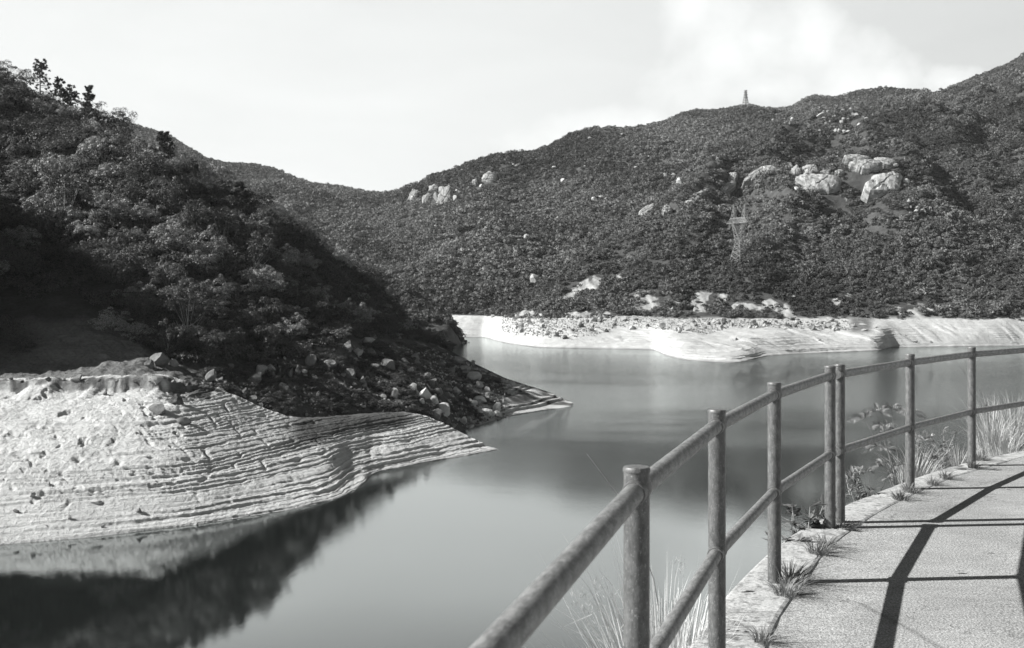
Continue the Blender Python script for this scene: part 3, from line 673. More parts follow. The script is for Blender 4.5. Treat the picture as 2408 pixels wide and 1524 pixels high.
# reeds growing below the wall, between and beyond the first posts
reeds = [(.44, 4.0, -1.0, 1.35, 'tall dry grass clump left of the nearest railing post', -.7, .42, 600), (.56, 4.35, -.95, 1.6, 'thick dry grass clump between the first two railing posts', -.5, .45, 1000), (.70, 5.1, -.9, 1.7, 'feathery tall grass clump behind the second railing post', -.4, .42, 800),
         (.98, 5.95, -.75, 1.0, 'arching grass clump between the second and third posts', -.2, .32, 300), (.42, 3.6, -1.5, 1.45, 'wispy grass clump low at the bottom edge beside the railing', -.7, .45, 320), (.84, 5.2, -.9, 1.05, 'dense dark-based grass clump against the wall below the second post', -.4, .25, 350)]
for i, (x, y, z, h, lab, sd, spd, cnt) in enumerate(reeds):
    o = grass_clump('grass_clump', (x, y, PATH + z - .1), cnt, h, spd, grass_mat, 100 + i, (.5 * sd, 0), .0046, .5, .05 if i in (2, 1) else 0)
    g2 = grass_clump('lower_blades', (0, 0, 0), cnt // 2, h * .62, spd * .9, grass_dk, 150 + i, (.3 * sd, 0), .005, .4); g2.parent = o
    tag(o, lab, 'grass clump', 'grass clumps below the path edge')
b = MB(); b.tube([(.80, 5.3, 16.0), (.70, 5.3, 16.6), (.56, 5.3, 16.97), (.37, 5.3, 17.22)], [.003, .003, .0028, .001], 5); o = b.build('grass_stalk', grass_mat); tag(o, 'single long dry grass stalk leaning out over the water', 'grass stalk')
# tufts in the joint between coping and path
tufts = [(1862, 1374, 1.25, 'bushy weed tuft in the joint beside the third railing post'), (1850, 1400, .9, 'low weed tuft just in front of the third railing post'), (1925, 1302, 1.0, 'dark grass tuft between the third post and the paired posts'), (1945, 1285, .7, 'small weed tuft left of the paired post shadows'),
         (1795, 1510, .6, 'tiny weed at the bottom edge of the path'), (1985, 1242, .6, 'weed sprig at the foot of the paired posts'), (2140, 1158, .8, 'grass tuft at the foot of the post beyond the paired posts'), (2118, 1174, .8, 'flat grass tuft before the post beyond the paired posts'),
         (2195, 1140, .7, 'grass tuft on the joint short of the farthest post'), (2225, 1127, .7, 'thin grass tuft nearest the farthest post'), (2310, 1084, .9, 'grass tuft just right of the farthest post'), (2290, 1100, .7, 'flat weed tuft at the foot of the farthest post')]
for i, (px, py, s, lab) in enumerate(tufts):
    p = at_px(px, py, PATH)
    o = grass_clump('weed_tuft', p, int(130 * s), .09 * s + .03, .17 * s + .04, grass_dk, 200 + i, (.2, -.2), .0032, .3); tag(o, lab, 'weed', 'weeds in the path joint')
# herbs with pointed leaves behind the wall
def leaf_quad(b, p, d, up, ln, w):
    d = d.normalized(); s = d.cross(up).normalized() * w; m_ = p + d * ln * .45 + up * ln * .06
    b.add([p, m_ - s, p + d * ln, m_ + s], [(0, 1, 2, 3)])
def herb(name, loc, h, n, seed, lab, leaf=.07, lean=(0, 0), compound=False, mat=herb_mat):
    r = random.Random(seed); root = empty(name, loc); tag(root, lab, 'shrub', None)
    st = MB(); lf = MB()
    for i in range(n):
        a = r.uniform(0, 6.28); hh = h * r.uniform(.6, 1); sp_ = r.uniform(.1, .45) * h
        end = Vector((math.cos(a) * sp_ + lean[0], math.sin(a) * sp_ * .7 + lean[1], hh)); mid = end * .5 + Vector((r.uniform(-.05, .05), 0, .06 * h))
        pts_ = [Vector((0, 0, 0)), mid * .6, mid * 1.1, end]; st.tube(pts_, [.006, .005, .004, .002], 5)
        for k in range(8 if not compound else 6):
            s = .35 + .65 * k / (7 if not compound else 5); q = mid * (2 * s * (1 - s)) + end * s * s + mid * 0
            a2 = r.uniform(0, 6.28); dv = Vector((math.cos(a2), math.sin(a2), r.uniform(-.2, .6)))
            if compound:
                L_ = leaf * 2.6
                st.tube([q, q + dv.normalized() * L_], [.0025, .001], 4, False)
                for m_ in range(10):
                    w_ = q + dv.normalized() * L_ * (m_ + 1) / 10; sd = dv.cross(Vector((0, 0, 1))).normalized()
                    for sg in (-1, 1): leaf_quad(lf, w_, sd * sg + dv.normalized() * .4, Vector((0, 0, 1)), leaf * .62 * math.sin(math.pi * (m_ + 2) / 12.5), leaf * .12)
            else:
                for m_ in range(3 if s < .95 else 6):
                    dv2 = (dv + Vector((r.uniform(-1, 1), r.uniform(-1, 1), r.uniform(-.3, .5))) * .8); leaf_quad(lf, q, dv2, Vector((0, 0, 1)), leaf * r.uniform(.7, 1.2), leaf * .16)
    st.build('stem', bark_pale, root); lf.build('foliage', mat, root); return root
def beyond(px, py, out, z):    # foot of a plant seen at (px,py) rooted at height z below the path edge
    d = out; return Vector(((px - CX) / F * d, d, z))
herb('leafy_weed', beyond(1890, 0, 7.35, PATH - .25), .42, 7, 31, 'bushy weed with pointed leaves left of the paired posts', .10, (.02, 0))
herb('leafy_weed', beyond(1868, 0, 7.0, PATH - .35), .36, 5, 32, 'low rosette weed with broad pointed leaves below the coping', .11)
herb('leafy_weed', beyond(2035, 0, 8.7, PATH - .28), .45, 7, 33, 'sprawling weed right of the paired posts', .085)
def feathery(root_px, d, leaves, seed, lab, z0):
    """shrub of thin stems carrying twice-divided drooping leaves; each leaf tip region given as (px, py, length)"""
    r = random.Random(seed); base = Vector(((root_px - CX) / F * d, d, PATH + z0)); root = empty('feathery_shrub', base); tag(root, lab, 'shrub')
    st = MB(); lf = MB(); u = d / F
    for px, py, ln, dr in leaves:
        q = Vector(((px - CX) * u, d + r.uniform(-.25, .25), CZ + (HY - py) * u)) - base
        mid = q * .5 + Vector((0, 0, .12)); st.tube([Vector((0, 0, 0)), mid * .55, mid, q], [.008, .006, .004, .002], 5)
        for k in range(4):
            L_ = ln * u * r.uniform(.7, 1.1); a = r.uniform(-.5, .5) + (k - 1.5) * .75; dv = Vector((math.sin(a) * 1.0 + dr * .6, r.uniform(-.5, .5), .55 * math.cos(a))).normalized()
            pts_ = [q + dv * L_ * s + Vector((0, 0, -.55 * L_ * s * s)) for s in (0, .35, .7, 1)]; st.tube(pts_, [.002, .0015, .001, .0007], 4, False)
            for m_ in range(11):
                s = (m_ + 1) / 11.5; w_ = q + dv * L_ * s + Vector((0, 0, -.55 * L_ * s * s)); tng = (dv + Vector((0, 0, -1.1 * s))).normalized(); sd = tng.cross(Vector((.2, -1, .3))).normalized()
                for sg in (-1, 1):
                    ll = L_ * .30 * math.sin(math.pi * (m_ + 2) / 13.5); leaf_quad(lf, w_, sd * sg + tng * .5, Vector((0, 0, 1)), ll, L_ * .045)
    st.build('stem', bark, root); lf.build('foliage', herb_light, root); return root
herb_light = leaf_mat('feathery_leaves', .28, .5, .5, .3, .3)
feathery(2125, 9.9, [(2035, 985, 42, -1), (2062, 968, 42, -.6), (2088, 958, 40, 0), (2118, 966, 40, .3), (2060, 1012, 36, -.8), (2098, 1010, 38, 0), (2122, 1010, 34, .3), (2072, 1052, 34, -.8), (2100, 1060, 32, -.3), (2120, 1090, 34, -.5), (2155, 1030, 30, .4), (2190, 1035, 30, .5), (2165, 1075, 28, .4), (2075, 1095, 34, -.9)], 34, 'tall shrub with feathery divided leaves rising behind the middle rail', -.55)
feathery(2050, 9.3, [(2010, 1108, 22, -.6), (2045, 1112, 22, .3), (2078, 1120, 22, .5), (2030, 1135, 20, -.3)], 36, 'small feathery sprigs low between the paired posts and the next post', -.5)
herb('leafy_weed', beyond(2225, 0, 11.0, PATH - .35), .55, 8, 35, 'thin twiggy weed just left of the farthest post', .07, (-.1, 0))
for i, (px, d, h, lab) in enumerate(((2150, 10.3, .55, 'dry grass clump behind the post beyond the paired posts'), (2250, 11.3, .42, 'dry grass clump left of the farthest post'), (2330, 12.0, .95, 'large dry grass clump right of the farthest post'),
                                    (2385, 12.3, 1.0, 'dense pale grass clump at the right edge of the photo'), (1940, 7.6, .36, 'small dry grass clump left of the paired posts'), (2360, 11.8, .6, 'short stiff grass clump beside the path bend'))):
    o = grass_clump('grass_clump', beyond(px, 0, d, PATH - .3), 260, h, .42, grass_mat, 300 + i, (-.1, 0), .0042, .35); tag(o, lab, 'grass clump', 'grass clumps below the path edge')
def twig(loc, h, seed, lab, mat):
    r = random.Random(seed); b = MB()
    def grow(p, d, L, rad, lv):
        q = p + d * L; b.tube([p, (p + q) / 2 + Vector((r.uniform(-.1, .1), 0, r.uniform(-.1, .1))) * L, q], [rad, rad * .8, rad * .55], 5)
        if lv:
            for _ in range(3): grow(p + d * L * r.uniform(.5, 1), (d + Vector((r.uniform(-1, 1), r.uniform(-1, 1), r.uniform(-.3, .7))) * .65).normalized(), L * r.uniform(.5, .75), rad * .55, lv - 1)
    grow(Vector((0, 0, 0)), Vector((-.25, 0, 1)).normalized(), h * .5, .008, 3)
    o = b.build('dry_twigs', mat); o.location = loc; tag(o, lab, 'twigs')
twig(beyond(2345, 0, 12.2, PATH - .2), 1.1, 3, 'bare dry twigs standing up beyond the railing at the right', bark)
twig(beyond(1990, 0, 8.4, PATH - .3), .5, 4, 'bare curved stems right of the paired posts', bark_pale)
def fallen_leaf(px, py, s, lab, rz):
    p = at_px(px, py, PATH); b = MB()
    b.add([(-.5, 0, 0), (-.2, -.12, .05), (.15, -.13, .10), (.5, 0, .04), (.15, .12, .02), (-.2, .1, .0), (0, 0, .11)], [(0, 1, 6), (1, 2, 6), (2, 3, 6), (3, 4, 6), (4, 5, 6), (5, 0, 6)])
    o = b.build('fallen_leaf', bark); o.location = p + Vector((0, 0, .006)); o.scale = (s, s, s); o.rotation_euler = (0, 0, rz); tag(o, lab, 'leaf')
fallen_leaf(2256, 1347, .075, 'curled dry leaf lying alone on the middle of the path', .2)
fallen_leaf(2325, 1299, .05, 'pale flat dry leaf on the path near the shaded right edge', .1)
fallen_leaf(1758, 1394, .09, 'dark crumpled dry leaf on the pale coping', .3)
fallen_leaf(2368, 1150, .05, 'small dry leaf far up the path', .4)
pm_ = at_px(1659, 1491, PATH)
# ------------------------------------------------------------------ stone shapes
import bmesh
def rock_mesh(name, seed, mat, sub=3, facets=7, rough=.09):
    r = random.Random(seed); bm = bmesh.new(); bmesh.ops.create_icosphere(bm, subdivisions=sub, radius=1)
    planes = []
    for _ in range(facets):
        n = Vector((r.gauss(0, 1), r.gauss(0, 1), r.gauss(0, .8))).normalized(); planes.append((n, r.uniform(.36, .72)))
    from mathutils import noise
    off = Vector((seed * 3.1, seed * 1.7, 0))
    for v in bm.verts:
        c = v.co.copy()
        for n, h in planes:
            d_ = c.dot(n)
            if d_ > h: c -= n * (d_ - h) * .95
        c += c.normalized() * rough * (noise.noise(c * 1.6 + off) * 1.2 + noise.noise(c * 4 + off) * .5)
        v.co = c * Vector((1, .85, .8))[0] if False else Vector((c.x, c.y * .9, c.z * .85))
    me = bpy.data.meshes.new(name); bm.to_mesh(me); bm.free(); me.materials.append(mat)
    me.polygons.foreach_set('use_smooth', np.ones(len(me.polygons), dtype=bool))
    try: me.set_sharp_from_angle(angle=R(24))
    except Exception: pass
    return me
RK = [rock_mesh('boulder', s, rock_dark, 3, 11 + s % 5, .07) for s in range(8)]
RKp = [rock_mesh('boulder', s + 20, rock_pale, 3, 9 + s % 4, .06) for s in range(8)]
RKm = [rock_mesh('boulder', s + 40, rock_mid, 3, 11 + s % 5, .07) for s in range(8)]
rock_n = 0
def where(px, py):
    a = 'just under the trees' if py < np.interp(px, [480, 700, 900, 1050, 1180], [905, 870, 850, 865, 915]) else ('close to the water' if py > np.interp(px, [480, 650, 850, 1050, 1180], [935, 965, 950, 945, 960]) else 'halfway down')
    b = 'at the near end' if px < 700 else ('in the middle' if px < 940 else 'at the outer end')
    return a + ' ' + b + ' of the boulder field'
def field_label(ms, px, py, w):
    k = 'large' if w > 30 else ('fist-shaped' if False else ('small' if w < 17 else 'medium'))
    return k + (' pale' if ms is RKp else ' grey' if ms is RKm else ' dark') + ' boulder ' + where(px, py)
def shore_label(px, w, ms):
    return ('large' if w > 14 else 'small' if w < 8 else 'medium') + (' dark' if ms is RK else ' grey') + ' boulder ' + ('in the dense pile left of the spit' if px < 1460 else 'along the shore behind the spit' if px < 1680 else 'on the bank right of the spit' if px < 1880 else 'near the mouth of the gully') + ' on the far shore'
def put_rock(sheet, px, py, w, h, meshes, name='boulder', lab=None, group=None, emb=.25, roll=None, cat='boulder', dep=.9):
    """a stone whose middle shows near photo pixel (px, py), w x h pixels large"""
    global rock_n
    p = sheet.locate(px, py + h * .45)
    if p is None: return None
    d = p.y; W = w * d / F / 2; H = h * d / F / 2
    o = link(name, rnd.choice(meshes)); rock_n += 1
    if h <= 0: H = W * .7
    o.scale = (W * 1.08, W * dep, H * 1.25); o.location = p + Vector((0, W * .3, H * (1 - emb * 1.6)))
    o.rotation_euler = (rnd.uniform(-.15, .15), (rnd.uniform(-.25, .25) if roll is None else roll), rnd.uniform(-.35, .35))
    tag(o, lab, cat, group); return o

z4 = lambda x, y, w, h: (x / 3, 508 + y / 3, w / 3, h / 3)
z5 = lambda x, y, w, h: (802.7 + x / 3, 508 + y / 3, w / 3, h / 3)
z2 = lambda x, y, w, h: (802.7 + x / 3, y / 3, w / 3, h / 3)
z3 = lambda x, y, w, h: (1605 + x / 3, y / 3, w / 3, h / 3)
z7 = lambda x, y, w, h: (x / 3, 1016 + y / 3, w / 3, h / 3)
z6 = lambda x, y, w, h: (1605 + x / 3, 508 + y / 3, w / 3, h / 3)
# stones lying on the near bank
near = [(z4(1110, 1355, 190, 110), 'large brown twin boulder lying in the middle of the bright bank', RK), (z4(1235, 1290, 130, 90), 'rounded boulder just behind the twin boulder on the bright bank', RK),
        (z4(1290, 1445, 140, 75), 'low round boulder below the twin boulder on the bright bank', RK), (z4(530, 1140, 115, 85), 'dark boulder hanging on the ledge above the bright bank', RK),
        (z4(550, 1080, 80, 42), 'small dark boulder on the soil just above the ledge', RK), (z4(1100, 1155, 120, 95), 'flat pale slab tilted at the top of the bright bank', RKm),
        (z4(740, 1245, 45, 35), 'small dark stone high on the pitted bank', RK),
        (z7(150, 810, 95, 45), 'rounded stone standing in the water at the left shore', RKm), (z7(222, 440, 55, 48), 'pale rounded stone low on the pitted left part of the bank', RKm), (z7(675, 485, 85, 50), 'pale half-buried stone on the lower terraces', RKp),
        (z7(975, 552, 75, 45), 'angular dark stone on the lowest terraces', RK), (z7(488, 595, 42, 42), 'small upright pale stone on the lower terraces', RKm), (z7(1378, 645, 45, 38), 'bright pointed stone at the water edge of the bank', RKp),
        (z7(720, 665, 36, 24), 'small stone just above the waterline', RKm), (z7(112, 556, 55, 32), 'small dark stone at the far left of the lower terraces', RK), (z7(325, 655, 32, 18), 'tiny stone near the waterline at the left', RKm)]
for q, lab, ms in near: put_rock(A, *q, ms, lab=lab, group='stones lying on the near bank')
for i, (px, w, ms, wd) in enumerate(((25, 16, RK, 'leftmost'), (70, 12, RK, 'second'), (112, 22, RK, 'third'), (150, 14, RKm, 'fourth'), (232, 18, RK, 'fifth'), (275, 13, RK, 'sixth'), (318, 20, RK, 'seventh'), (352, 12, RK, 'eighth'), (408, 16, RK, 'ninth'))):
    put_rock(A, px, 893 + (i * 37 % 9) - 4, w, w * .55, ms, lab='dark ledge block at the top of the bright bank, ' + wd + ' from the left', group='blocks broken from the ledge')
put_rock(B, *z4(1120, 1010, 190, 115), RK, lab='big dark rounded boulder under the trees at the top of the soil slope', group='boulders under the trees')
put_rock(B, *z4(1050, 1035, 90, 70), RK, lab='dark boulder tucked left of the big one under the trees', group='boulders under the trees')
put_rock(B, *z4(1230, 1030, 70, 80), RK, lab='dark boulder tucked right of the big one under the trees', group='boulders under the trees')
# boulder field of the second point
G2 = 'boulders tumbled on the second point'
bigs = [(330, 1030, 140, 130, RK, 'huge smooth sloping boulder in the upper boulder field'), (180, 872, 100, 55, RKm, 'long tilted boulder just under the treeline'), (450, 1022, 75, 55, RKm, 'light-topped boulder at the centre of the boulder field'), (520, 985, 80, 45, RK, None), (590, 1030, 90, 55, RK, None),
        (815, 1010, 125, 65, RKm, 'long sunlit boulder on the skyline of the second point'), (930, 1030, 42, 40, RKm, 'square boulder standing on the skyline of the second point'), (930, 1122, 130, 80, RKm, 'long block-shaped boulder split in two on the second point'), (1010, 1140, 90, 62, RK, None), (1095, 1200, 45, 40, RK, None), (820, 1228, 70, 65, RKm, None),
        (985, 1287, 95, 65, RKp, 'bright egg-shaped boulder low on the second point'), (690, 1235, 60, 60, RK, None), (505, 1200, 70, 85, RKp, None), (580, 1240, 95, 115, RKp, 'tall pale jagged boulder in the middle of the field'), (655, 1275, 50, 90, RKp, 'pale upright pillar stone in the lower boulder field'), (725, 1355, 95, 95, RKp, None),
        (655, 1392, 145, 80, RK, 'large dark boulder above the striped near point'), (520, 1352, 75, 55, RK, None), (855, 1432, 50, 60, RKp, None), (820, 1430, 40, 40, RKp, None), (985, 1382, 60, 62, RKp, None), (1052, 1372, 60, 70, RKp, None), (1100, 1330, 62, 80, RKp, None), (1110, 1392, 60, 60, RKp, None), (1165, 1415, 50, 25, RKp, None),
        (900, 1480, 75, 30, RKp, None), (790, 1478, 50, 40, RKm, None), (745, 1452, 60, 50, RK, None), (40, 905, 85, 100, RKm, None), (120, 960, 80, 60, RKm, None), (210, 957, 75, 62, RK, None), (60, 1110, 95, 75, RK, None), (150, 1150, 55, 60, RK, None), (120, 1222, 62, 42, RK, None), (262, 1182, 55, 52, RK, None),
        (290, 1050, 70, 60, RKm, None), (410, 1068, 55, 42, RK, None), (700, 1030, 85, 52, RK, None), (780, 1085, 60, 60, RK, None), (230, 842, 55, 55, RK, None), (975, 1192, 80, 60, RKm, None), (1030, 1222, 60, 60, RKm, None), (270, 1402, 38, 28, RK, None), (316, 1400, 38, 28, RK, None), (300, 1272, 55, 42, RK, None), (380, 1250, 60, 80, RK, None),
        (610, 1120, 60, 50, RK, None), (1035, 1255, 40, 40, RKm, None), (640, 1180, 60, 50, RK, None), (480, 1090, 60, 40, RKm, None), (905, 1300, 40, 30, RKm, None), (870, 1090, 70, 50, RK, None)]
for x, y, w, h, ms, lab in bigs:
    px, py, w, h = z5(x, y, w * 1.18, h * 1.15)
    put_rock(B, px, py, w, h, ms, lab=lab or field_label(ms, px, py, w), group=G2 if not lab else G2)
mids = [(1795, 1130, 140, 115, 'large faceted dark boulder alone below the treeline'), (2190, 1010, 115, 145, 'tall dark rounded boulder standing against the trees'), (2330, 1045, 125, 75, 'broad dark boulder right of the tall rounded one'), (1830, 1340, 95, 80, None), (1790, 1290, 80, 60, None), (1725, 1232, 95, 62, None), (2220, 1150, 65, 62, None), (1510, 1112, 55, 50, None),
        (1975, 1090, 45, 95, None), (2045, 1100, 50, 110, None), (2095, 1080, 42, 90, None), (1925, 1105, 50, 70, None), (2080, 1462, 55, 40, None), (2192, 1452, 82, 60, None), (2122, 1492, 62, 42, None), (1600, 1182, 60, 52, None), (2245, 1252, 60, 45, None), (1630, 1060, 60, 50, None), (1700, 1180, 50, 40, None), (2000, 1200, 60, 40, None), (1900, 1250, 60, 45, None), (2050, 1385, 50, 40, None)]
for x, y, w, h, lab in mids:
    px, py, w, h = z4(x, y, w, h); put_rock(B, px, py, w, h, RK, lab=lab or field_label(RK, px, py, w), group=G2)
# smaller stones of the field: the larger ones singly, then rubble
def field_line(px): return np.interp(px, [470, 560, 650, 800, 950, 1040, 1180], [880, 872, 852, 818, 815, 835, 900]), np.interp(px, [470, 560, 650, 800, 950, 1040, 1100, 1180], [905, 950, 990, 985, 975, 990, 1000, 975])
for i in range(60):
    px = rnd.uniform(480, 1175); lo, hi = field_line(px); py = rnd.uniform(lo, hi); w = rnd.choice((12, 14, 18, 22, 28, 34)) * rnd.uniform(.8, 1.2)
    ms = RK if rnd.random() < .6 else RKm
    if px > 960 and py > 900 and rnd.random() < .6: ms = RKp
    put_rock(B, px, py, w, w * rnd.uniform(.6, .95), ms, lab=field_label(ms, px, py, w), group=G2)

# geometry-node scatter, for masses nobody could count
def scatter(name, pos, scl, rot, var, protos, mat_label=None, kind='stuff'):
    me = bpy.data.meshes.new(name); pos = np.asarray(pos, np.float32); n = len(pos)
    me.vertices.add(n); me.vertices.foreach_set('co', pos.ravel())
    a = me.attributes.new('scl', 'FLOAT_VECTOR', 'POINT'); a.data.foreach_set('vector', np.asarray(scl, np.float32).ravel())
    a = me.attributes.new('rot', 'FLOAT_VECTOR', 'POINT'); a.data.foreach_set('vector', np.asarray(rot, np.float32).ravel())
    a = me.attributes.new('var', 'INT', 'POINT'); a.data.foreach_set('value', np.asarray(var, np.int32))
    o = link(name, me); o['kind'] = kind
    if mat_label: o['label'] = mat_label
    g = bpy.data.node_groups.new(name + '_scatter', 'GeometryNodeTree')
    g.interface.new_socket('Geometry', in_out='INPUT', socket_type='NodeSocketGeometry'); g.interface.new_socket('Geometry', in_out='OUTPUT', socket_type='NodeSocketGeometry')
    gi = g.nodes.new('NodeGroupInput'); go = g.nodes.new('NodeGroupOutput'); jn = g.nodes.new('GeometryNodeJoinGeometry')
    def attr(nm, ty):
        x = g.nodes.new('GeometryNodeInputNamedAttribute'); x.data_type = ty; x.inputs[0].default_value = nm; return [s for s in x.outputs if s.enabled][0]
    sA, rA, vA = attr('scl', 'FLOAT_VECTOR'), attr('rot', 'FLOAT_VECTOR'), attr('var', 'INT')
    e2r = g.nodes.new('FunctionNodeEulerToRotation'); g.links.new(rA, e2r.inputs[0])
    for i, pm__ in enumerate(protos):
        po = bpy.data.objects.new(name + '_source', pm__)
        oi = g.nodes.new('GeometryNodeObjectInfo'); oi.inputs[0].default_value = po
        cmp_ = g.nodes.new('FunctionNodeCompare'); cmp_.data_type = 'INT'; cmp_.operation = 'EQUAL'
        ii = [s for s in cmp_.inputs if s.enabled]; g.links.new(vA, ii[0]); ii[1].default_value = i
        ip = g.nodes.new('GeometryNodeInstanceOnPoints'); g.links.new(gi.outputs[0], ip.inputs['Points']); g.links.new(cmp_.outputs[0], ip.inputs['Selection'])
        g.links.new(oi.outputs['Geometry'], ip.inputs['Instance']); g.links.new(sA, ip.inputs['Scale']); g.links.new(e2r.outputs[0], ip.inputs['Rotation'])
        g.links.new(ip.outputs[0], jn.inputs[0])
    g.links.new(jn.outputs[0], go.inputs[0])
    md = o.modifiers.new('scatter', 'NODES'); md.node_group = g; return o
def pick(sheet, n, wfun, s_lo, s_hi, seed, cols_rng=None):
    """random surface points, density wfun(X, Y, Z, S, PX) per square metre"""
    g = np.random.default_rng(seed); X, Y, Z, S = sheet.X, sheet.D, sheet.Z, sheet.S
    rows = np.where((S >= s_lo) & (S <= s_hi))[0]; r0, r1 = rows[0], rows[-1]
    cx0, cx1 = cols_rng or (sheet.cols[0], sheet.cols[-1]); cc = np.where((sheet.cols >= cx0) & (sheet.cols <= cx1))[0]; c0, c1 = cc[0], cc[-1]
    Xs, Ys, Zs = X[r0:r1 + 1, c0:c1 + 1], Y[r0:r1 + 1, c0:c1 + 1], Z[r0:r1 + 1, c0:c1 + 1]
    ax = Xs[:-1, 1:] - Xs[:-1, :-1]; ay = Ys[1:, :-1] - Ys[:-1, :-1]; area = np.abs(ax * ay)
    SS = np.broadcast_to(S[r0:r1][:, None], area.shape); PXs = np.broadcast_to(sheet.cols[c0:c1][None, :], area.shape)
    w = area * wfun(Xs[:-1, :-1], Ys[:-1, :-1], Zs[:-1, :-1], SS, PXs); w = np.maximum(w, 0)
    tot = w.sum()
    if n is None: n = int(tot)
    idx = g.choice(w.size, n, p=(w / tot).ravel()); i, j = np.unravel_index(idx, w.shape); a = g.random(n)[:, None]; b = g.random(n)[:, None]
    def q(M): return (M[i, j][:, None] * (1 - a) * (1 - b) + M[i + 1, j][:, None] * a * (1 - b) + M[i, j + 1][:, None] * (1 - a) * b + M[i + 1, j + 1][:, None] * a * b)[:, 0]
    return np.stack([q(Xs), q(Ys), q(Zs)], -1), sheet.cols[c0 + j], S[r0 + i]
RKs = [rock_mesh('rubble_stone', s + 60, rock_dark, 1, 6) for s in range(3)] + [rock_mesh('rubble_stone', s + 70, rock_mid, 1, 6) for s in range(3)] + [rock_mesh('rubble_stone', s + 80, rock_pale, 1, 6) for s in range(3)]
def fieldw(X, Y, Z, S, PX):
    lo, hi = field_line(PX); py = HY + (CZ - Z) * F / Y
    return np.where((PX > 470) & (PX < 1185) & (py > lo - 6) & (py < hi + 22), 1.0, 0.0) * (.4 + sstep(-.2, .3, fbm(X / 4, Y / 4, 131, 3)))
p_, c_, s_ = pick(B, 2000, fieldw, 1, 4.2, 5)
n = len(p_); sz = rng.uniform(.1, .42, n); v_ = np.where(rng.random(n) < .55, rng.integers(0, 3, n), rng.integers(3, 6, n)); v_ = np.where((c_ > 960) & (rng.random(n) < .45), rng.integers(6, 9, n), v_)
scatter('rubble', p_, np.stack([sz, sz * .8, sz * .7], -1), rng.uniform(-3, 3, (n, 3)), v_, RKs, 'loose rubble and broken stones between the boulders')

# far shore: boulders along the full-water line
GF = 'boulders strewn along the top of the far shore'
def band(px):
    return np.interp(px, [1160, 1200, 1300, 1420, 1480, 1620, 1700, 1900, 2000], [768, 740, 740, 742, 745, 748, 752, 756, 758]), np.interp(px, [1160, 1200, 1300, 1400, 1460, 1620, 1660, 1720, 1900, 2000], [775, 782, 795, 788, 768, 778, 785, 768, 772, 775])
for i in range(120):
    px = rnd.choice((rnd.uniform(1190, 1450), rnd.uniform(1190, 2000), rnd.uniform(1600, 1980))); lo, hi = band(px); py = rnd.uniform(lo, hi) if rnd.random() < .8 else rnd.uniform(lo, lo + 12)
    w = rnd.uniform(8, 19) * rnd.uniform(.8, 1.25)
    ms = RKm if rnd.random() < .6 else RK; put_rock(E, px, py, w, w * rnd.uniform(.6, .9), ms, lab=shore_label(px, w, ms), group=GF)
farb = [(1175, 735, 14, 14, 'upright square boulder at the head of the cove'), (1206, 730, 22, 12, 'largest flat-topped boulder at the head of the cove'), (1244, 737, 9, 15, 'narrow pale upright stone at the cove'), (1158, 742, 14, 9, None), (1190, 742, 18, 9, None), (1220, 745, 22, 8, None), (1575, 736, 14, 16, 'tall rounded boulder below a bare scar'), (1583, 724, 12, 14, None), (1592, 772, 28, 14, 'large flat boulder at the far shore bank'),
        (1865, 697, 20, 9, 'leaning slab sticking out of the bushes'), (1862, 745, 32, 18, 'large pale boulder at the foot of the hill'), (1955, 750, 34, 14, 'long pale boulder at the mouth of the gully'), (1830, 727, 22, 12, None), (1640, 706, 18, 14, 'dark rounded boulder above a bare patch'), (1635, 726, 14, 14, None), (1925, 766, 20, 10, None), (1980, 768, 10, 10, None), (1728, 797, 22, 8, 'lone low boulder on the smooth pale spit'), (1929, 799, 10, 6, None),
        (2155, 803, 16, 8, 'dark stone low on the bank of the farther bay'), (2130, 787, 6, 6, None), (2035, 775, 22, 6, None), (2010, 765, 22, 6, None), (2033, 762, 30, 6, None), (2060, 768, 16, 6, None), (2190, 803, 12, 5, None)]
for px, py, w, h, lab in farb: put_rock(E, px, py, w, h, RKm, lab=lab or shore_label(px, w, RKm), group=GF)
p_, c_, s_ = pick(E, 3400, lambda X, Y, Z, S, PX: ((HY + (CZ - Z) * F / Y > band(PX)[0] - 2) & (HY + (CZ - Z) * F / Y < band(PX)[1] + 2) & (PX > 1180) & (PX < 2010)) * 1.0, 1, 3.4, 15)
n = len(p_); sz = rng.uniform(.2, .6, n); scatter('shore_stones', p_, np.stack([sz, sz * .8, sz * .75], -1), rng.uniform(-3, 3, (n, 3)), rng.integers(0, 6, n), RKs, 'smaller stones between the boulders of the far shore')

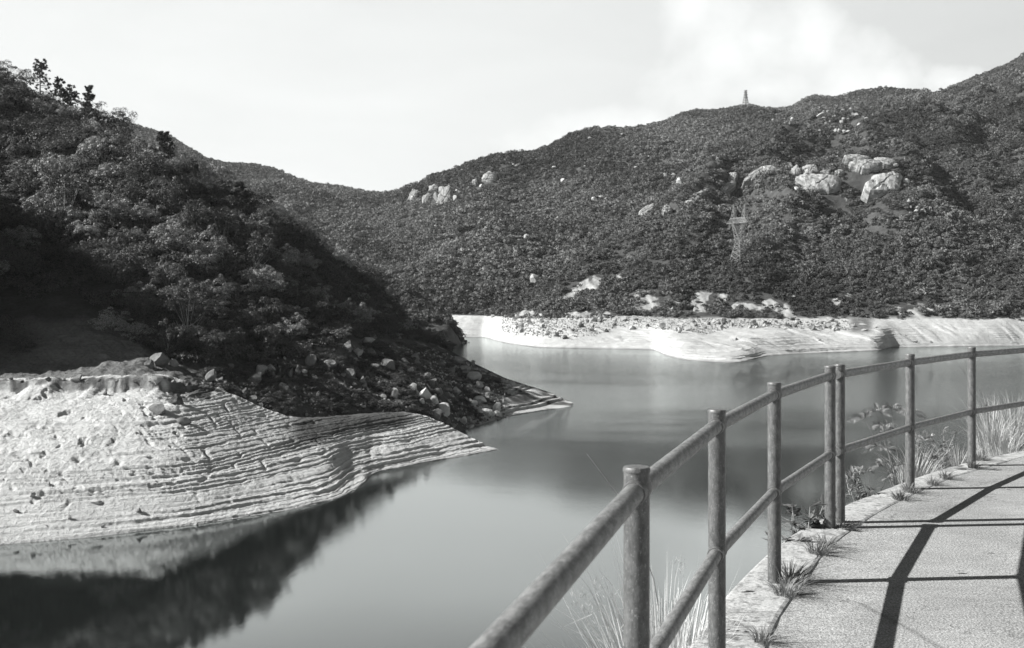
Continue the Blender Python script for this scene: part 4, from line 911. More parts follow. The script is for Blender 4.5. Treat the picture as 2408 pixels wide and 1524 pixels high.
# pale rocks and slabs showing through the scrub of the far hills
GR = 'pale rocks showing through the scrub of the far hills'
hillr = [z3(*q) for q in ((965, 830, 78, 30), (975, 856, 72, 16), (1090, 778, 55, 26), (1130, 793, 58, 22), (1175, 795, 42, 35), (1195, 820, 42, 28), (1225, 820, 48, 25), (1065, 830, 42, 20), (995, 803, 38, 16), (1025, 800, 24, 16), (1118, 875, 42, 22), (1130, 855, 32, 18), (1160, 860, 26, 12), (1038, 870, 24, 12), (1008, 887, 36, 18),
        (1245, 893, 36, 18), (1265, 848, 30, 16), (1294, 850, 28, 14), (870, 902, 62, 18), (780, 858, 36, 28), (570, 890, 24, 16), (488, 942, 30, 26), (1075, 935, 32, 18), (1105, 942, 26, 28), (1135, 943, 38, 16), (1170, 942, 38, 14), (957, 942, 36, 10), (975, 766, 40, 10), (800, 1353, 42, 18), (685, 1305, 36, 12), (635, 855, 26, 14), (755, 885, 20, 10), (720, 887, 16, 8),
        (1426, 1150, 20, 16), (1502, 1182, 34, 20), (1575, 1292, 44, 36), (1590, 1440, 22, 28), (1605, 1480, 20, 14), (1650, 1488, 36, 18), (1690, 1502, 40, 20), (1725, 1500, 34, 22), (1750, 1515, 30, 16), (1640, 1510, 30, 20), (240, 1143, 28, 18), (1340, 824, 18, 10), (1325, 775, 18, 6), (1410, 770, 12, 8), (1545, 780, 30, 8))]
hilld = [z2(*q) for q in ((740, 1398, 112, 100), (820, 1375, 52, 42), (802, 1412, 42, 36), (603, 1408, 52, 62), (520, 1370, 52, 48), (510, 1415, 42, 42), (640, 1330, 40, 32), (700, 1352, 42, 42), (662, 1395, 40, 58), (415, 1362, 40, 20), (1045, 1262, 90, 46), (1110, 1240, 52, 26), (945, 1297, 50, 36), (985, 1320, 30, 20), (1240, 1175, 36, 20), (1150, 1143, 22, 14), (1372, 1133, 20, 12), (1212, 1172, 24, 8),
        (1505, 1192, 38, 16), (1560, 1286, 42, 22), (1710, 1190, 32, 14), (1400, 1350, 26, 16), (1410, 1322, 22, 10), (1745, 985, 42, 20), (2075, 1195, 28, 10), (1615, 1335, 18, 12), (2305, 1113, 14, 10), (1030, 1505, 52, 40), (1100, 1515, 62, 25), (700, 1490, 16, 14), (1120, 1487, 30, 14), (850, 1210, 30, 8), (1280, 1385, 12, 8), (1135, 1395, 12, 8), (2245, 1184, 22, 8), (1978, 958, 22, 6), (740, 1290, 18, 14))] + \
        [z5(*q) for q in ((1000, 38, 42, 18), (665, 90, 36, 26), (1070, 98, 30, 12), (495, 352, 22, 14), (541, 336, 10, 12), (607, 552, 42, 26), (550, 62, 22, 12), (1095, 12, 52, 22))]
hille = [z2(*q) for q in ((1785, 1420, 42, 28), (1830, 1403, 52, 14), (1870, 1415, 42, 20), (1862, 1440, 28, 12), (1920, 1472, 30, 10), (1865, 1466, 30, 16), (1975, 1397, 20, 16), (1940, 1390, 18, 10), (1995, 1362, 20, 14), (1850, 1385, 16, 8), (1912, 1420, 20, 10), (2280, 1250, 52, 36), (2335, 1247, 42, 22), (2395, 1300, 62, 50), (2148, 1305, 12, 14))] + \
        [z5(*q) for q in ((1300, 155, 32, 30), (1525, 122, 30, 22), (1855, 188, 22, 12), (1375, 465, 85, 80), (1470, 400, 42, 32), (1430, 440, 34, 30), (1540, 25, 60, 20))]
def sheet_for(px, py):
    a = E.locate(px, py, 3.2); b = Dm.locate(px, py, 1)
    ea = E._py[:, int(np.clip(np.searchsorted(E.cols, px), 0, len(E.cols) - 1))].min() if px >= 960 else 9e9
    return E if (px >= 960 and py > ea + 2) else Dm
lift = .9
def hill_rock(q, ms, lab=None, name='rock', grp=GR, hx=1.0, roll=None):
    px, py, w, h = q; sh = sheet_for(px, py); w *= 1.15; h = h * 1.35
    p = sh.locate(px, py + h * .4, 3.2 if sh is E else 1)
    if p is None: return None
    d = p.y; o = link(name, rnd.choice(ms)); W = w * d / F / 2; H = h * d / F / 2
    o.scale = (W, W * .8, H * 1.15 + .4); o.location = p + Vector((0, W * .1 - 1.0, H * .6 + 1.6)); o.rotation_euler = (rnd.uniform(-.2, .1), rnd.uniform(-.3, .15) if roll is None else roll, rnd.uniform(-.4, .4))
    tag(o, lab, 'rock', grp); return o
def rock_label(q):
    return ('broad' if q[2] > 1.7 * q[3] else 'upright' if q[3] > q[2] else 'rounded') + (' large' if q[2] > 14 else ' small') + ' pale rock ' + ('near the skyline' if q[1] < 330 and q[0] > 1300 else 'low' if q[1] > 560 else 'midway up') + (' on the middle mountain' if q[0] < 1400 else ' on the left flank of the right hill' if q[0] < 1800 else ' above the granite slabs' if q[1] < 370 else ' right of the granite slabs' if q[0] > 2100 else ' beside the granite slabs')
for q in hillr: hill_rock(q, RKp, 'pale rounded rock in the cluster of boulders high on the right hill' if q[1] < 330 and q[0] > 1850 else rock_label(q))
for q in hilld:
    if q[2] < 15: hill_rock(q, RKp, 'pale crag block in the cliff group near the valley saddle' if 930 < q[0] < 1100 and 430 < q[1] < 490 else rock_label(q))
for q in hille: hill_rock(q, RKp, 'pale boulder in the scatter of rocks midway up the hill' if 1380 < q[0] < 1480 else rock_label(q))
# exfoliating granite slabs: broad domes lying along the slope
def slab(q, lab, roll, seed, thick=.2, tilt=-.8, sheet=None):
    px, py, w, h = q; p = (sheet or E).locate(px, py + h * .2, 1 if sheet else 3.2)
    if p is None: return
    d = p.y; nu, nr = 56, 16; V = []; Fc = []
    th = np.linspace(0, 2 * np.pi, nu, endpoint=False)
    # angular outline of straight broken edges, stepped sheets on top, parallel cracks
    g = np.random.default_rng(seed); ang = np.sort(g.uniform(0, 2 * np.pi, 7)); dist = g.uniform(.72, 1.0, 7)
    out = np.full(nu, 1.25)
    for a_, d_ in zip(ang, dist):
        c_ = np.cos(th - a_); out = np.where(c_ > .15, np.minimum(out, d_ / np.maximum(c_, .15)), out)
    out = out * (1 + .16 * fbm(np.cos(th) * 2.2 + seed, np.sin(th) * 2.2, seed + 30, 4) * 1.6)
    for k in range(nr + 1):
        r = k / nr
        x = out * r * np.cos(th); y = out * r * np.sin(th)
        z = (1 - r ** 4) * 1.0 + .35 * (np.floor((x * .8 + y * 1.3 + .25 * fbm(x * 2, y * 2, seed)) * 2.2) / 2.2) * (1 - r ** 6) * .5
        crack = np.abs(((x * 1.0 - y * .55 + .12 * fbm(x * 3, y * 3, seed + 3)) * 1.1 + .5) % 1 - .5); z -= .35 * np.exp(-(crack / .03) ** 2) * (r < .97)
        crack2 = np.abs(((x * .5 + y * 1.0 + .3 * fbm(x * 2, y * 2, seed + 5)) * .9 + .37 * seed) % 1 - .5); z -= .4 * np.exp(-(crack2 / .035) ** 2) * (r < .97)
        z += .15 * fbm(x * 2.2, y * 2.2, seed + 7, 5)
        if k == nr: z = np.full(nu, -2.6)
        V.append(np.stack([x, y, z], -1))
    V = np.concatenate(V); 
    for k in range(nr):
        for i in range(nu): j = (i + 1) % nu; Fc.append((k * nu + i, (k + 1) * nu + i, (k + 1) * nu + j, k * nu + j))
    me = mesh_np('granite_outcrop', V, np.array(Fc), slab_mat, True)
    try: me.set_sharp_from_angle(angle=R(28))
    except Exception: pass
    o = link('granite_outcrop', me); W = w * d / F / 2 * 1.12; H = h * d / F / 2 / .62 * 1.1
    T = .24 * min(W, H) + .8
    o.scale = (W, H, T); o.rotation_euler = (R(40) if tilt == -.8 else R(58), 0, 0); o.rotation_mode = 'XYZ'
    m_ = Matrix.Rotation(-.12 + .25 * roll, 4, 'Z') @ Matrix.Rotation(R(42) if tilt == -.8 else R(60), 4, 'X') @ Matrix.Rotation(-roll, 4, 'Z')
    o.rotation_euler = m_.to_euler(); nrm = m_.to_3x3() @ Vector((0, 0, 1)); o.location = p + nrm * (T * .35 + 3.2) + Vector((0, h * d / F * .25, 0))
    tag(o, lab, 'rock', 'bare granite slabs on the right hill')
slab(z3(525, 1232, 78, 150), 'slanting pale slab at the left end of the bare rocks', .75, 1); slab(z3(620, 1222, 90, 42), 'low pale slab right of the slanting one', .1, 2)
slab(z3(745, 1192, 75, 56), 'rounded pale block standing above the slabs', 0, 3, .7, -.3); slab(z3(800, 1232, 66, 60), 'pale wedge slab left of the broken crag', .2, 4)
slab(z3(905, 1215, 140, 66), 'upper stepped block of the broken crag', .1, 5, .5, -.5); slab(z3(885, 1270, 100, 66), 'lower block of the broken crag', -.3, 6, .5, -.5); slab(z3(985, 1312, 260, 125), 'wide dark-streaked slab under the broken crag', .25, 7)
slab(z3(900, 1360, 160, 50), 'low streaked apron of rock at the foot of the crag', 0, 17)
slab(z3(1430, 1310, 250, 140), 'great domed slab with dark streaks', .2, 8); slab(z3(1295, 1195, 180, 60), 'flat slab above the domed slab', .1, 9); slab(z3(1230, 1150, 170, 36), 'thin upper ledge of bare rock', .1, 10); slab(z3(1430, 1172, 170, 36), 'right end of the upper rock ledge', .15, 11)
slab(z3(1010, 1250, 80, 30), 'small cracked slab between crag and dome', 0, 12); slab(z3(1110, 1250, 60, 22), 'thin broken ledge left of the domed slab', 0, 13); slab(z3(305, 1335, 52, 100), 'leaning slab below left of the slanting one', .8, 14); slab(z3(355, 1272, 62, 46), 'small leaning slab above its larger neighbour', .7, 15)
slab(z3(90, 1400, 80, 165), 'long striped slab low on the left of the hill', .85, 16); slab(z3(45, 1470, 80, 50), 'lower end of the long striped slab', .8, 18); slab(z2(2170, 1490, 70, 120), 'striped slab lowest on the left of the hill', .8, 19); slab(z2(2290, 1505, 70, 40), 'pale slab between the two striped slabs', .5, 20)
slab(z2(740, 1400, 120, 105), 'largest pale cliff face left of the middle mountain', .1, 31, tilt=-.4, sheet=Dm); slab(z2(820, 1378, 60, 48), 'square cliff block right of the largest cliff face', 0, 32, tilt=-.4, sheet=Dm)
slab(z2(600, 1408, 66, 70), 'narrow pale cliff face left of the largest one', .3, 33, tilt=-.4, sheet=Dm); slab(z2(515, 1390, 70, 80), 'leftmost pale cliff face near the valley saddle', .3, 34, tilt=-.4, sheet=Dm)
slab(z2(1045, 1262, 120, 50), 'long streaked crag high on the middle mountain', -.3, 35, tilt=-.4, sheet=Dm); slab(z2(650, 1345, 70, 50), 'broken ledge above the narrow cliff face', .2, 36, tilt=-.4, sheet=Dm); slab(z2(945, 1297, 55, 36), 'small cliff below the long streaked crag', .2, 37, tilt=-.4, sheet=Dm)
slab(z5(1375, 465, 90, 85), 'upright pale cliff block above the head of the far shore', .2, 38, tilt=-.4)
bpy.context.view_layer.update()
rock_xyz = np.array([tuple(o.location) + (max(o.scale[0], o.scale[2]),) for o in sc.objects if o.get('group') in (GR, 'bare granite slabs on the right hill')])

# ------------------------------------------------------------------ trees
def crown_mesh(name, seed, mat, nclump, nleaf, leaf, shape='round', squash=.75, spread=1.0, rclump=.36, up_bias=.6):
    g = np.random.default_rng(seed)
    # clumps on the upper shell of the crown
    th = g.uniform(0, 2 * np.pi, nclump); u = g.uniform(-.75, 1, nclump)
    rr = np.sqrt(np.maximum(0, 1 - u * u)); R_ = g.uniform(.3, 1.0, nclump)
    C = np.stack([rr * np.cos(th) * R_ * spread, rr * np.sin(th) * R_ * spread, u * R_ * squash], -1)
    C[:, 0] += g.normal(0, .12); rc = rclump * g.uniform(.45, 1.35, nclump)
    k = g.integers(0, nclump, nleaf)
    d = g.normal(size=(nleaf, 3)); d /= np.linalg.norm(d, axis=1)[:, None]; d[:, 2] = np.where(d[:, 2] < -.3, -d[:, 2], d[:, 2])
    P_ = C[k] + d * rc[k][:, None] * np.array([1, 1, .8]) * (g.uniform(.55, 1.08, nleaf) ** .5)[:, None]
    nrm = d * .9 + np.array([0, 0, up_bias]) + g.normal(0, .55, (nleaf, 3)); nrm /= np.linalg.norm(nrm, axis=1)[:, None]
    t1 = np.cross(nrm, g.normal(size=(nleaf, 3))); t1 /= np.linalg.norm(t1, axis=1)[:, None]; t2 = np.cross(nrm, t1)
    s = leaf * g.uniform(.6, 1.3, nleaf)[:, None]
    V = np.stack([P_ - t1 * s, P_ - t2 * s * .42, P_ + t1 * s, P_ + t2 * s * .42], 1).reshape(-1, 3)
    Fc = np.arange(nleaf * 4).reshape(-1, 4)
    return mesh_np(name, V, Fc, mat), C
def trunk_mesh(name, seed, mat, C, h0=-1.4, r0=.04):
    r = random.Random(seed); b = MB(); lean = Vector((r.uniform(-.25, .25), r.uniform(-.2, .2), 0))
    top = Vector((0, 0, .1)); base = Vector((0, 0, h0)) - lean
    m1 = base.lerp(top, .35) + Vector((r.uniform(-.08, .08), r.uniform(-.08, .08), 0)); m2 = base.lerp(top, .7) + Vector((r.uniform(-.08, .08), 0, 0))
    b.tube([base, m1, m2, top], [r0, r0 * .8, r0 * .6, r0 * .35], 7)
    for c in C[:: max(1, len(C) // 9)]:
        e_ = Vector(c); s_ = m1.lerp(m2, r.random()); md = s_.lerp(e_, .5) + Vector((0, 0, -.05)); b.tube([s_, md, e_], [r0 * .4, r0 * .28, r0 * .1], 5, False)
    return b.mesh(name, mat)
broad = []
for i in range(7):
    cm__, C = crown_mesh('crown', 400 + i, leaf_near, 38 + 5 * i, 8000, .033, squash=(.8, .7, 1.0, .75, .9, .65, .8)[i], rclump=.25)
    broad.append((cm__, trunk_mesh('trunk', 500 + i, bark_pale if i in (1,) else bark, C)))
glint_crowns = []
for i in range(3):
    cm__, C = crown_mesh('crown', 430 + i, leaf_glint, 40 + 5 * i, 7500, .033, squash=.75, rclump=.22, up_bias=.7)
    glint_crowns.append((cm__, trunk_mesh('trunk', 530 + i, bark, C)))
sparse = []
for i in range(3):
    cm__, C = crown_mesh('crown', 460 + i, leaf_near, 26, 3000, .036, squash=.9, rclump=.24, spread=.9)
    sparse.append((cm__, trunk_mesh('trunk', 560 + i, bark_pale, C, -1.9, .035)))
def put_tree(kind, loc, s, lab, grp, h=1.0, rz=None, sink=.0, name='tree', sc3=None):
    cmh, tmh = kind; root = empty(name, loc, rnd.uniform(0, 6.28) if rz is None else rz); tag(root, lab, 'tree', grp)
    a = link('crown', cmh, root); b = link('trunk', tmh, root)
    for o in (a, b): o.scale = sc3 or (s, s, s * h); o.location.z = s * h * 1.15 - sink
    return root
def pine(loc, h, seed, lab, layers=17, width=.3, bare=.35, dens=1.0, lean=.0):
    r = random.Random(seed); root = empty('pine_tree', loc); tag(root, lab, 'tree', 'pines standing above the left hill')
    tb = MB(); pts_ = [Vector((lean * h * s, 0, h * s)) for s in (0, .3, .6, .85, 1.0)]; tb.tube(pts_, [h * .018, h * .015, h * .011, h * .006, h * .002], 7)
    V = []
    for k in range(layers):
        s = bare + (1 - bare) * (k + r.uniform(-.3, .3)) / layers; s = min(max(s, bare), .99); L = h * width * (1.15 - s) / (1.15 - bare) * r.uniform(.6, 1.15) + h * .03
        nb_ = r.randint(1, 3)
        for q in range(nb_):
            a = r.uniform(0, 6.28); p = Vector((lean * h * s, 0, h * s)); e_ = p + Vector((math.cos(a) * L, math.sin(a) * L, L * r.uniform(-.25, .7)))
            tb.tube([p, p.lerp(e_, .5) + Vector((0, 0, -.03 * L)), e_], [h * .006, h * .004, h * .0015], 5, False)
            for tft in range(int(9 * dens)):
                c = p.lerp(e_, r.uniform(.4, 1.05)) + Vector((r.uniform(-1, 1), r.uniform(-1, 1), r.uniform(-.8, 1))) * L * .26
                for _ in range(40):
                    d_ = Vector((r.gauss(0, 1), r.gauss(0, 1), r.gauss(.35, .8))).normalized() * h * .042 * r.uniform(.6, 1.2); w_ = d_.cross(Vector((r.gauss(0, 1), r.gauss(0, 1), r.gauss(0, 1)))).normalized() * h * .0065
                    V += [c - w_, c + d_, c + w_]
    tb.build('trunk', bark, root); me = mesh_np('crown', np.array([tuple(v) for v in V]), np.arange(len(V)).reshape(-1, 3), needle_mat); link('crown', me, root); return root
def foot_on(sheet, px, py_top, hpx, ridge_row):
    """ground point of the column whose tree top shows at py_top"""
    j = int(np.clip(np.searchsorted(sheet.cols, px), 0, len(sheet.cols) - 1)); i = int(np.argmin(np.abs(sheet.S - ridge_row)))
    d = sheet.D[i, j]; return Vector((sheet.X[i, j], d, sheet.Z[i, j])), d
for px, top, row, wd, dn_, sd, lab, bare in ((92, 145, 5.0, .26, .5, 1, 'thin bare-topped pine standing highest on the left skyline', .45), (140, 186, 4.9, .3, 1.1, 2, 'bushy pine between the two tall skyline pines', .3), (207, 200, 4.85, .2, 1.2, 3, 'slender pine with dark stacked branches on the left skyline', .25),
                                           (385, 308, 4.75, .34, 1.5, 4, 'large umbrella-topped pine standing free against the far mountain', .22), (165, 200, 5.0, .3, .8, 5, 'loose pine just left of the slender skyline pine', .4), (565, 428, 4.7, .24, 1.0, 6, 'small crooked pine low on the skyline of the left hill', .45), (455, 378, 4.8, .25, .8, 7, 'little ragged pine on the slope right of the umbrella pine', .4)):
    g_, d_ = foot_on(B, px, top, 0, row); h_ = CZ + (HY - top) / F * d_ - g_.z
    pine(g_, h_ * 1.0, sd, lab, width=wd, bare=bare, dens=dn_)
twg, _d = foot_on(B, 270, 268, 0, 4.95); twig(twg, (CZ + (HY - 262) / F * _d - twg.z) * 1.25, 9, 'bare dead treetop sticking out of the left skyline', bark_pale)
# single tree kinds with their own place
def tree_at(px, py_c, kind, rpx, lab, row_hint=None, h=1.0, sink=.35, grp=None):
    p = B.locate(px, py_c + rpx * .9, 1); 
    if p is None: return
    s = rpx * p.y / F; put_tree(kind, p, s, lab, grp, h, sink=s * .55)
tree_at(262, 733, glint_crowns[0], 52, 'sunlit glossy shrub hanging over the top of the bare soil slope', h=.9); tree_at(325, 752, glint_crowns[1], 50, 'second sunlit-toned glossy shrub right of the one over the soil slope', h=.8)
tree_at(395, 785, broad[2], 45, 'dark shrub at the right end of the soil slope'); tree_at(55, 795, broad[0], 42, 'round dark shrub alone in the middle of the soil slope', h=.9); tree_at(10, 760, broad[3], 50, 'dark shrub at the left edge above the soil slope')
tree_at(150, 455, sparse[0], 75, 'tree with a long leaning pale trunk in the middle of the left hill'); tree_at(455, 770, glint_crowns[2], 24, 'small bright shrub among the dark bushes above the boulders'); tree_at(805, 775, glint_crowns[1], 22, 'small silvery shrub at the treeline above the second point')
GT = 'broadleaf trees covering the left hill'
tp_, tcx, ts_ = pick(B, 3200, lambda X, Y, Z, S, PX: 1.0 + 0 * X, 2.95, 5.35, 55, (-740, 1062))
sel = []; grid = {}
for i in range(len(tp_)):
    x, y, z = tp_[i]; c = tcx[i]
    sp_ = 3.3 if c > 650 else 3.9
    if c > 900: sp_ = 2.6
    lim = 3.0 + (.45 if 20 < c < 320 else .12)
    if ts_[i] < lim: continue
    k = (int(x // 5), int(y // 5))
    if any((x - a) ** 2 + (y - b) ** 2 < sp_ ** 2 for dx in (-1, 0, 1) for dy in (-1, 0, 1) for a, b in grid.get((k[0] + dx, k[1] + dy), ())): continue
    grid.setdefault(k, []).append((x, y)); sel.append(i)
inview = [i for i in sel if tcx[i] > -25 and ts_[i] < 5.05]; rest = [i for i in sel if i not in set(inview)]
inview.sort(key=lambda i: tp_[i][1]); rest += inview[285:]; inview = inview[:285]
for i in inview:
    c = tcx[i]; pw = HY + (CZ - tp_[i][2]) * F / tp_[i][1]
    q = rnd.random(); bandp = .55 if (c < 520 and 380 < pw < 640) else .22  # more sunlit-coloured crowns where the slope catches the sun
    if q < bandp: kd, lab = rnd.choice(glint_crowns), 'broadleaf tree with sunlit-toned leaves on the left hill'
    elif q < bandp + .12: kd, lab = rnd.choice(sparse), 'thin open tree with a pale trunk on the left hill'
    else: kd, lab = rnd.choice(broad), 'dense dark broadleaf tree on the left hill'
    lab = lab.replace('on the left hill', 'of the left hill') + (' on the skyline' if ts_[i] > 4.75 else ' high up' if ts_[i] > 4.1 else ' low down' if ts_[i] > 3.5 else ' at the treeline') + (' left' if c < 330 else ' middle' if c < 680 else ' near point')
    s = rnd.uniform(2.1, 3.5) * (.62 if c > 900 else .8 if c > 650 else 1) * (.75 if ts_[i] < 3.4 else 1)
    put_tree(kd, tuple(tp_[i]), s, lab, GT, rnd.uniform(.8, 1.25), sink=s * rnd.uniform(.45, .8))
P2 = [broad[0][0], broad[2][0], broad[4][0], glint_crowns[0][0]]
pr = tp_[rest]; n = len(pr); s_ = rng.uniform(2.1, 3.4, n) * np.where(tcx[rest] > 900, .62, 1); pr = pr + np.stack([0 * s_, 0 * s_, s_ * .5], -1)
scatter('wood', pr, np.stack([s_, s_, s_], -1), np.stack([0 * s_, 0 * s_, rng.uniform(0, 6.28, n)], -1), rng.choice([0, 1, 2, 3], n, p=[.3, .3, .3, .1]), P2, 'rest of the dark wood on and behind the left ridge')
# understorey filling the gaps
und, _c = crown_mesh('undergrowth_leaves', 470, leaf_near, 9, 650, .10, squash=.7, rclump=.45); und2, _c = crown_mesh('undergrowth_leaves', 471, leaf_near, 8, 600, .10, squash=.5, rclump=.5)
up_, uc, us = pick(B, 5200, lambda X, Y, Z, S, PX: np.where(S > 3.02 + .25 * ((PX > 10) & (PX < 330)), 1.0, 0.0), 2.95, 5.2, 56, (-740, 1066))
n = len(up_); s_ = rng.uniform(.6, 1.5, n) * np.where(uc > 900, .7, 1); up_ = up_ + np.stack([0 * s_, 0 * s_, s_ * .25], -1)
scatter('undergrowth', up_, np.stack([s_, s_, s_], -1), np.stack([0 * s_, 0 * s_, rng.uniform(0, 6.28, n)], -1), rng.integers(0, 2, n), [und, und2], 'dense dark undergrowth between the trees of the left hill')

fp, fc, fs = pick(B, 1700, lambda X, Y, Z, S, PX: fieldw(X, Y, Z, S, PX) * sstep(-.15, .2, fbm(X / 5, Y / 5, 151, 3)) * (1 - .8 * sstep(900, 1000, PX)), 1, 4.0, 60)
n = len(fp); s_ = rng.uniform(.22, .75, n); fp = fp + np.stack([0 * s_, 0 * s_, s_ * .2], -1)
scatter('low_scrub', fp, np.stack([s_, s_, s_ * .8], -1), np.stack([0 * s_, 0 * s_, rng.uniform(0, 6.28, n)], -1), rng.integers(0, 2, n), [und, und2], 'low dark scrub and grass between the boulders below the trees')
# far woods: crowns of scrub and low forest covering the farther hills
far_c = [crown_mesh('bush_leaves', 480 + i, leaf_far, 7, 420, .15, squash=(.8, .65, .9, .7)[i], rclump=.46, up_bias=.05)[0] for i in range(4)]
far_s = [crown_mesh('bush_leaves', 490 + i, leaf_mtn, 5, 150, .24, squash=(.8, .65, .8)[i], rclump=.5, up_bias=.05)[0] for i in range(3)]
def keep_clear(p, c, py=None):
    m = np.ones(len(p), bool)
    for x, y, z, r in rock_xyz:
        dx = p[:, 0] - x; dy = p[:, 1] - y + (3 if r > 6 else 0)
        # leave the downhill, camera side of each rock open
        m &= ~((np.abs(dx) < r * .95) & (dy < r * .5) & (dy > -r * .7 - 3.0))
    return m
def ew(X, Y, Z, S, PX):
    m = scar_mask(PX, HY + (CZ - Z) * F / Y); return np.where((S > 3.06), np.where(S < 4.4, 2.1, 1.0), 0) * np.clip(1 - 2.2 * sstep(.1, .45, m), .10, 1) * (PX > 1120)
ep, ec, es = pick(E, 88000, ew, 3.05, 7.15, 57)
k = keep_clear(ep, ec) | (rng.random(len(ep)) < .22); ep, ec, es = ep[k], ec[k], es[k]; n = len(ep)
base = rng.uniform(1.2, 3.2, n) * np.where(rng.random(n) < .07, 1.6, 1.0) * np.where(es < 3.9, .8, 1.0) * (1 + .35 * fbm(ep[:, 0] / 30, ep[:, 1] / 30, 141, 3)); base = np.maximum(base, .7)
ep = ep + np.stack([0 * base, 0 * base, base * .35], -1)
scatter('forest', ep, np.stack([base, base, base * rng.uniform(.75, 1.15, n)], -1), np.stack([0 * base, 0 * base, rng.uniform(0, 6.28, n)], -1), rng.integers(0, 4, n), far_c, 'low dense forest and scrub covering the right hill')
def dwf(X, Y, Z, S, PX): return np.interp(S, [1, 2, 4, 5], [1, 1, .8, .8]) * (PX > 230) * np.where(PX > 1150, (HY - (Z - CZ) * F / Y) < np.interp(PX, [a[0] for a in sil], [a[1] for a in sil]) + 30, 1)
dp, dc, dsr = pick(Dm, 46000, dwf, .9, 5.15, 58, (200, 2250))
gi_ = np.clip(np.interp(dsr, [4.2, 4.9], [0, 1]) * (dc > 1400), 0, 1); k = keep_clear(dp, dc) & ~((rng.random(len(dp)) < .6 * gi_)); dp, dc, dsr, gi_ = dp[k], dc[k], dsr[k], gi_[k]; n = len(dp)
base = rng.uniform(1.8, 3.8, n) * (1 - .5 * gi_) * (1 + .35 * fbm(dp[:, 0] / 50, dp[:, 1] / 50, 142, 3)); base = np.maximum(base, .7); dp = dp + np.stack([0 * base, 0 * base, base * .3], -1)
scatter('mountain_scrub', dp, np.stack([base, base, base * rng.uniform(.7, 1.1, n)], -1), np.stack([0 * base, 0 * base, rng.uniform(0, 6.28, n)], -1), rng.integers(0, 3, n), far_s, 'scrub and woods covering the mountains behind the valley')
cp_, cc_, cs_ = pick(Cs, 1500, lambda X, Y, Z, S, PX: 1.0 + 0 * X, 3.02, 5.3, 59); n = len(cp_); base = rng.uniform(1.3, 2.6, n); cp_ = cp_ + np.stack([0 * base, 0 * base, base * .3], -1)
scatter('spur_wood', cp_, np.stack([base, base, base], -1), np.stack([0 * base, 0 * base, rng.uniform(0, 6.28, n)], -1), rng.integers(0, 4, n), far_c, 'dark wood on the second spur')

# ------------------------------------------------------------------ pylons
def lattice_face(b, a0, a1, b0, b1, n, w):
    for i in range(n):
        s0, s1 = i / n, (i + 1) / n
        p0, p1 = a0.lerp(a1, s0), a0.lerp(a1, s1); q0, q1 = b0.lerp(b1, s0), b0.lerp(b1, s1)
        b.bar(p0, q1, w); b.bar(q0, p1, w); b.bar(p0, q0, w)
def mast(root, corners0, corners1, n, w, wl):
    for a, c in zip(corners0, corners1):
        lg = MB(); lg.bar(a, c, wl); lg.build('leg', steel, root)
    br = MB()
    for i in range(len(corners0)):
        j = (i + 1) % len(corners0); lattice_face(br, corners0[i], corners1[i], corners0[j], corners1[j], n, w)
    br.build('bracing', steel, root)
p = E.locate(1738, 622, 3.2); d = p.y
pr_ = empty('lattice_pylon', p + Vector((0, 0, -.5)), R(-58)); tag(pr_, 'two-peaked lattice power pylon standing among the bushes of the right hill', 'pylon')
u = d / F    # metres per photo pixel there
Hx = 100 * u; W1 = 17 * u; 
def sq(cx, cy, hx, hy, z): return [Vector((cx - hx, cy - hy, z)), Vector((cx + hx, cy - hy, z)), Vector((cx + hx, cy + hy, z)), Vector((cx - hx, cy + hy, z))]
mast(pr_, sq(0, 0, W1 * 1.15, W1 * .95, 0), sq(0, 0, W1 * .42, W1 * .3, Hx * .56), 5, .11, .2)
mast(pr_, sq(0, 0, W1 * .42, W1 * .3, Hx * .56), sq(-W1 * 1.0, 0, 2.5 * u, W1 * .3, Hx), 3, .1, .18)
mast(pr_, sq(0, 0, W1 * .42, W1 * .3, Hx * .56), sq(W1 * 1.0, 0, 2.5 * u, W1 * .3, Hx), 3, .1, .18)
ca = MB(); Lc = W1 * 2.05
lattice_face(ca, Vector((-Lc, -1.2, Hx)), Vector((Lc, -1.2, Hx)), Vector((-Lc, 1.2, Hx)), Vector((Lc, 1.2, Hx)), 12, .1)
lattice_face(ca, Vector((-Lc, -1.2, Hx)), Vector((Lc, -1.2, Hx)), Vector((-Lc * .7, -1.0, Hx + 2.2)), Vector((Lc * .7, -1.0, Hx + 2.2)), 12, .1)
for yy_ in (-1.2, 1.2): ca.bar(Vector((-Lc, yy_, Hx)), Vector((Lc, yy_, Hx)), .18); ca.bar(Vector((-Lc * .7, yy_ * .8, Hx + 2.2)), Vector((Lc * .7, yy_ * .8, Hx + 2.2)), .18)
ca.build('crossarm', steel, pr_)
for sg in (-1, 1):
    mast(pr_, sq(sg * W1 * 1.0, 0, 1.5, 1.2, Hx + .1), sq(sg * W1 * 1.05, 0, .1, .1, Hx + 42 * u), 4, .09, .16)
    for xx in (sg * Lc * .95,):
        ins = MB(); ins.tube([(xx, 0, Hx), (xx, 0, Hx - 2.4)], .12, 6); ins.build('insulator', steel, pr_)
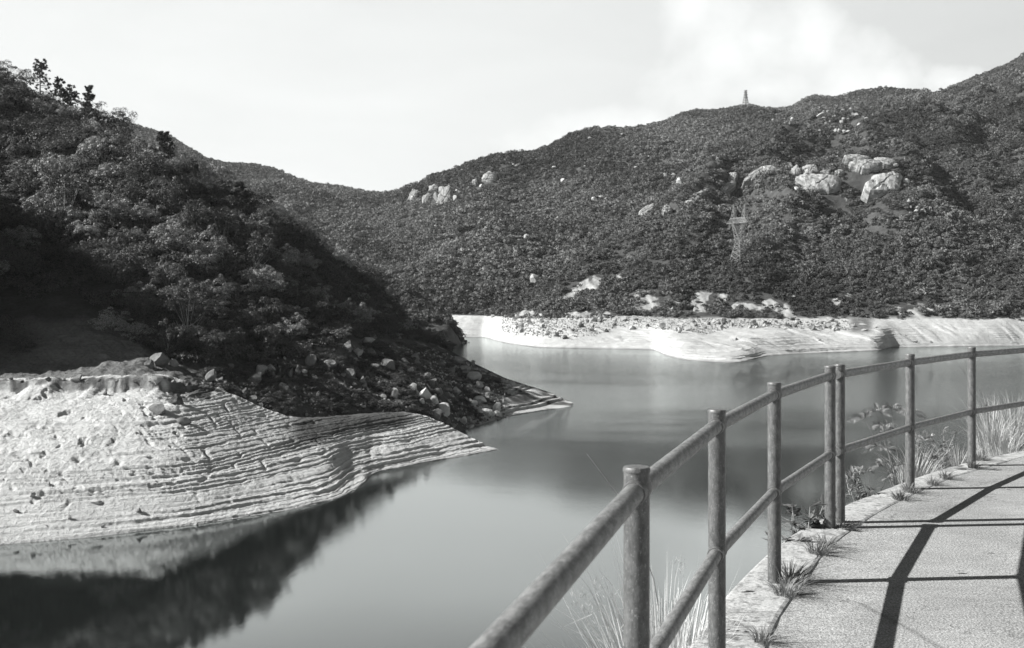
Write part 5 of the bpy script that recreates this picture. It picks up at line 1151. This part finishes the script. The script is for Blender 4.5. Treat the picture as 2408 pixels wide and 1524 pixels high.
jr = int(np.searchsorted(Dm.cols, 1753)); d = Dm.D[int(np.argmin(np.abs(Dm.S - 5))), jr]; u = d / F; q = Vector(((1753 - CX) * u, d, Dm.Z[int(np.argmin(np.abs(Dm.S - 5))), jr] - .5))
t2 = empty('lattice_pylon', q, R(20)); tag(t2, 'small distant lattice pylon alone on the mountain ridge', 'pylon'); H2 = CZ + (HY - 212) * u - q.z
mast(t2, sq(0, 0, 7.2 * u, 7.2 * u, 0), sq(0, 0, 2.2 * u, 2.2 * u, H2 * .72), 6, .28, .55)
mast(t2, sq(0, 0, 2.2 * u, 2.2 * u, H2 * .72), sq(0, 0, 1.0 * u, 1.0 * u, H2), 4, .28, .5)
for zz, L_ in ((.62, 6), (.76, 5.2), (.88, 4.6), (.97, 4)):
    ar = MB()
    for yy_ in (-1, 1): ar.bar(Vector((-L_ * u, 0, H2 * zz)), Vector((L_ * u, yy_, H2 * zz + .6)), .5); ar.bar(Vector((-L_ * u, 0, H2 * zz)), Vector((L_ * u, 0, H2 * zz)), .5)
    ar.build('crossarm', steel, t2)

# ------------------------------------------------------------------ haze
hz, t = new_mat('air_haze'); pv = N(t, 'ShaderNodeVolumePrincipled'); pv.inputs['Density'].default_value = .00005
pv.inputs['Color'].default_value = (.95, .965, .96, 1); pv.inputs['Anisotropy'].default_value = .2
o = N(t, 'ShaderNodeOutputMaterial'); t.links.new(pv.outputs[0], o.inputs['Volume'])
b = MB(); x0, x1, y0, y1, z0, z1 = -1250, 1500, -60, 1900, -140, 420
b.add([(x0, y0, z0), (x1, y0, z0), (x1, y1, z0), (x0, y1, z0), (x0, y0, z1), (x1, y0, z1), (x1, y1, z1), (x0, y1, z1)], [(0, 3, 2, 1), (4, 5, 6, 7), (0, 1, 5, 4), (1, 2, 6, 5), (2, 3, 7, 6), (3, 0, 4, 7)])
b.build('haze', hz)['kind'] = 'stuff'
print('objects', len(sc.objects), 'tris', sum(len(o.data.polygons) for o in sc.objects if o.type == 'MESH'))
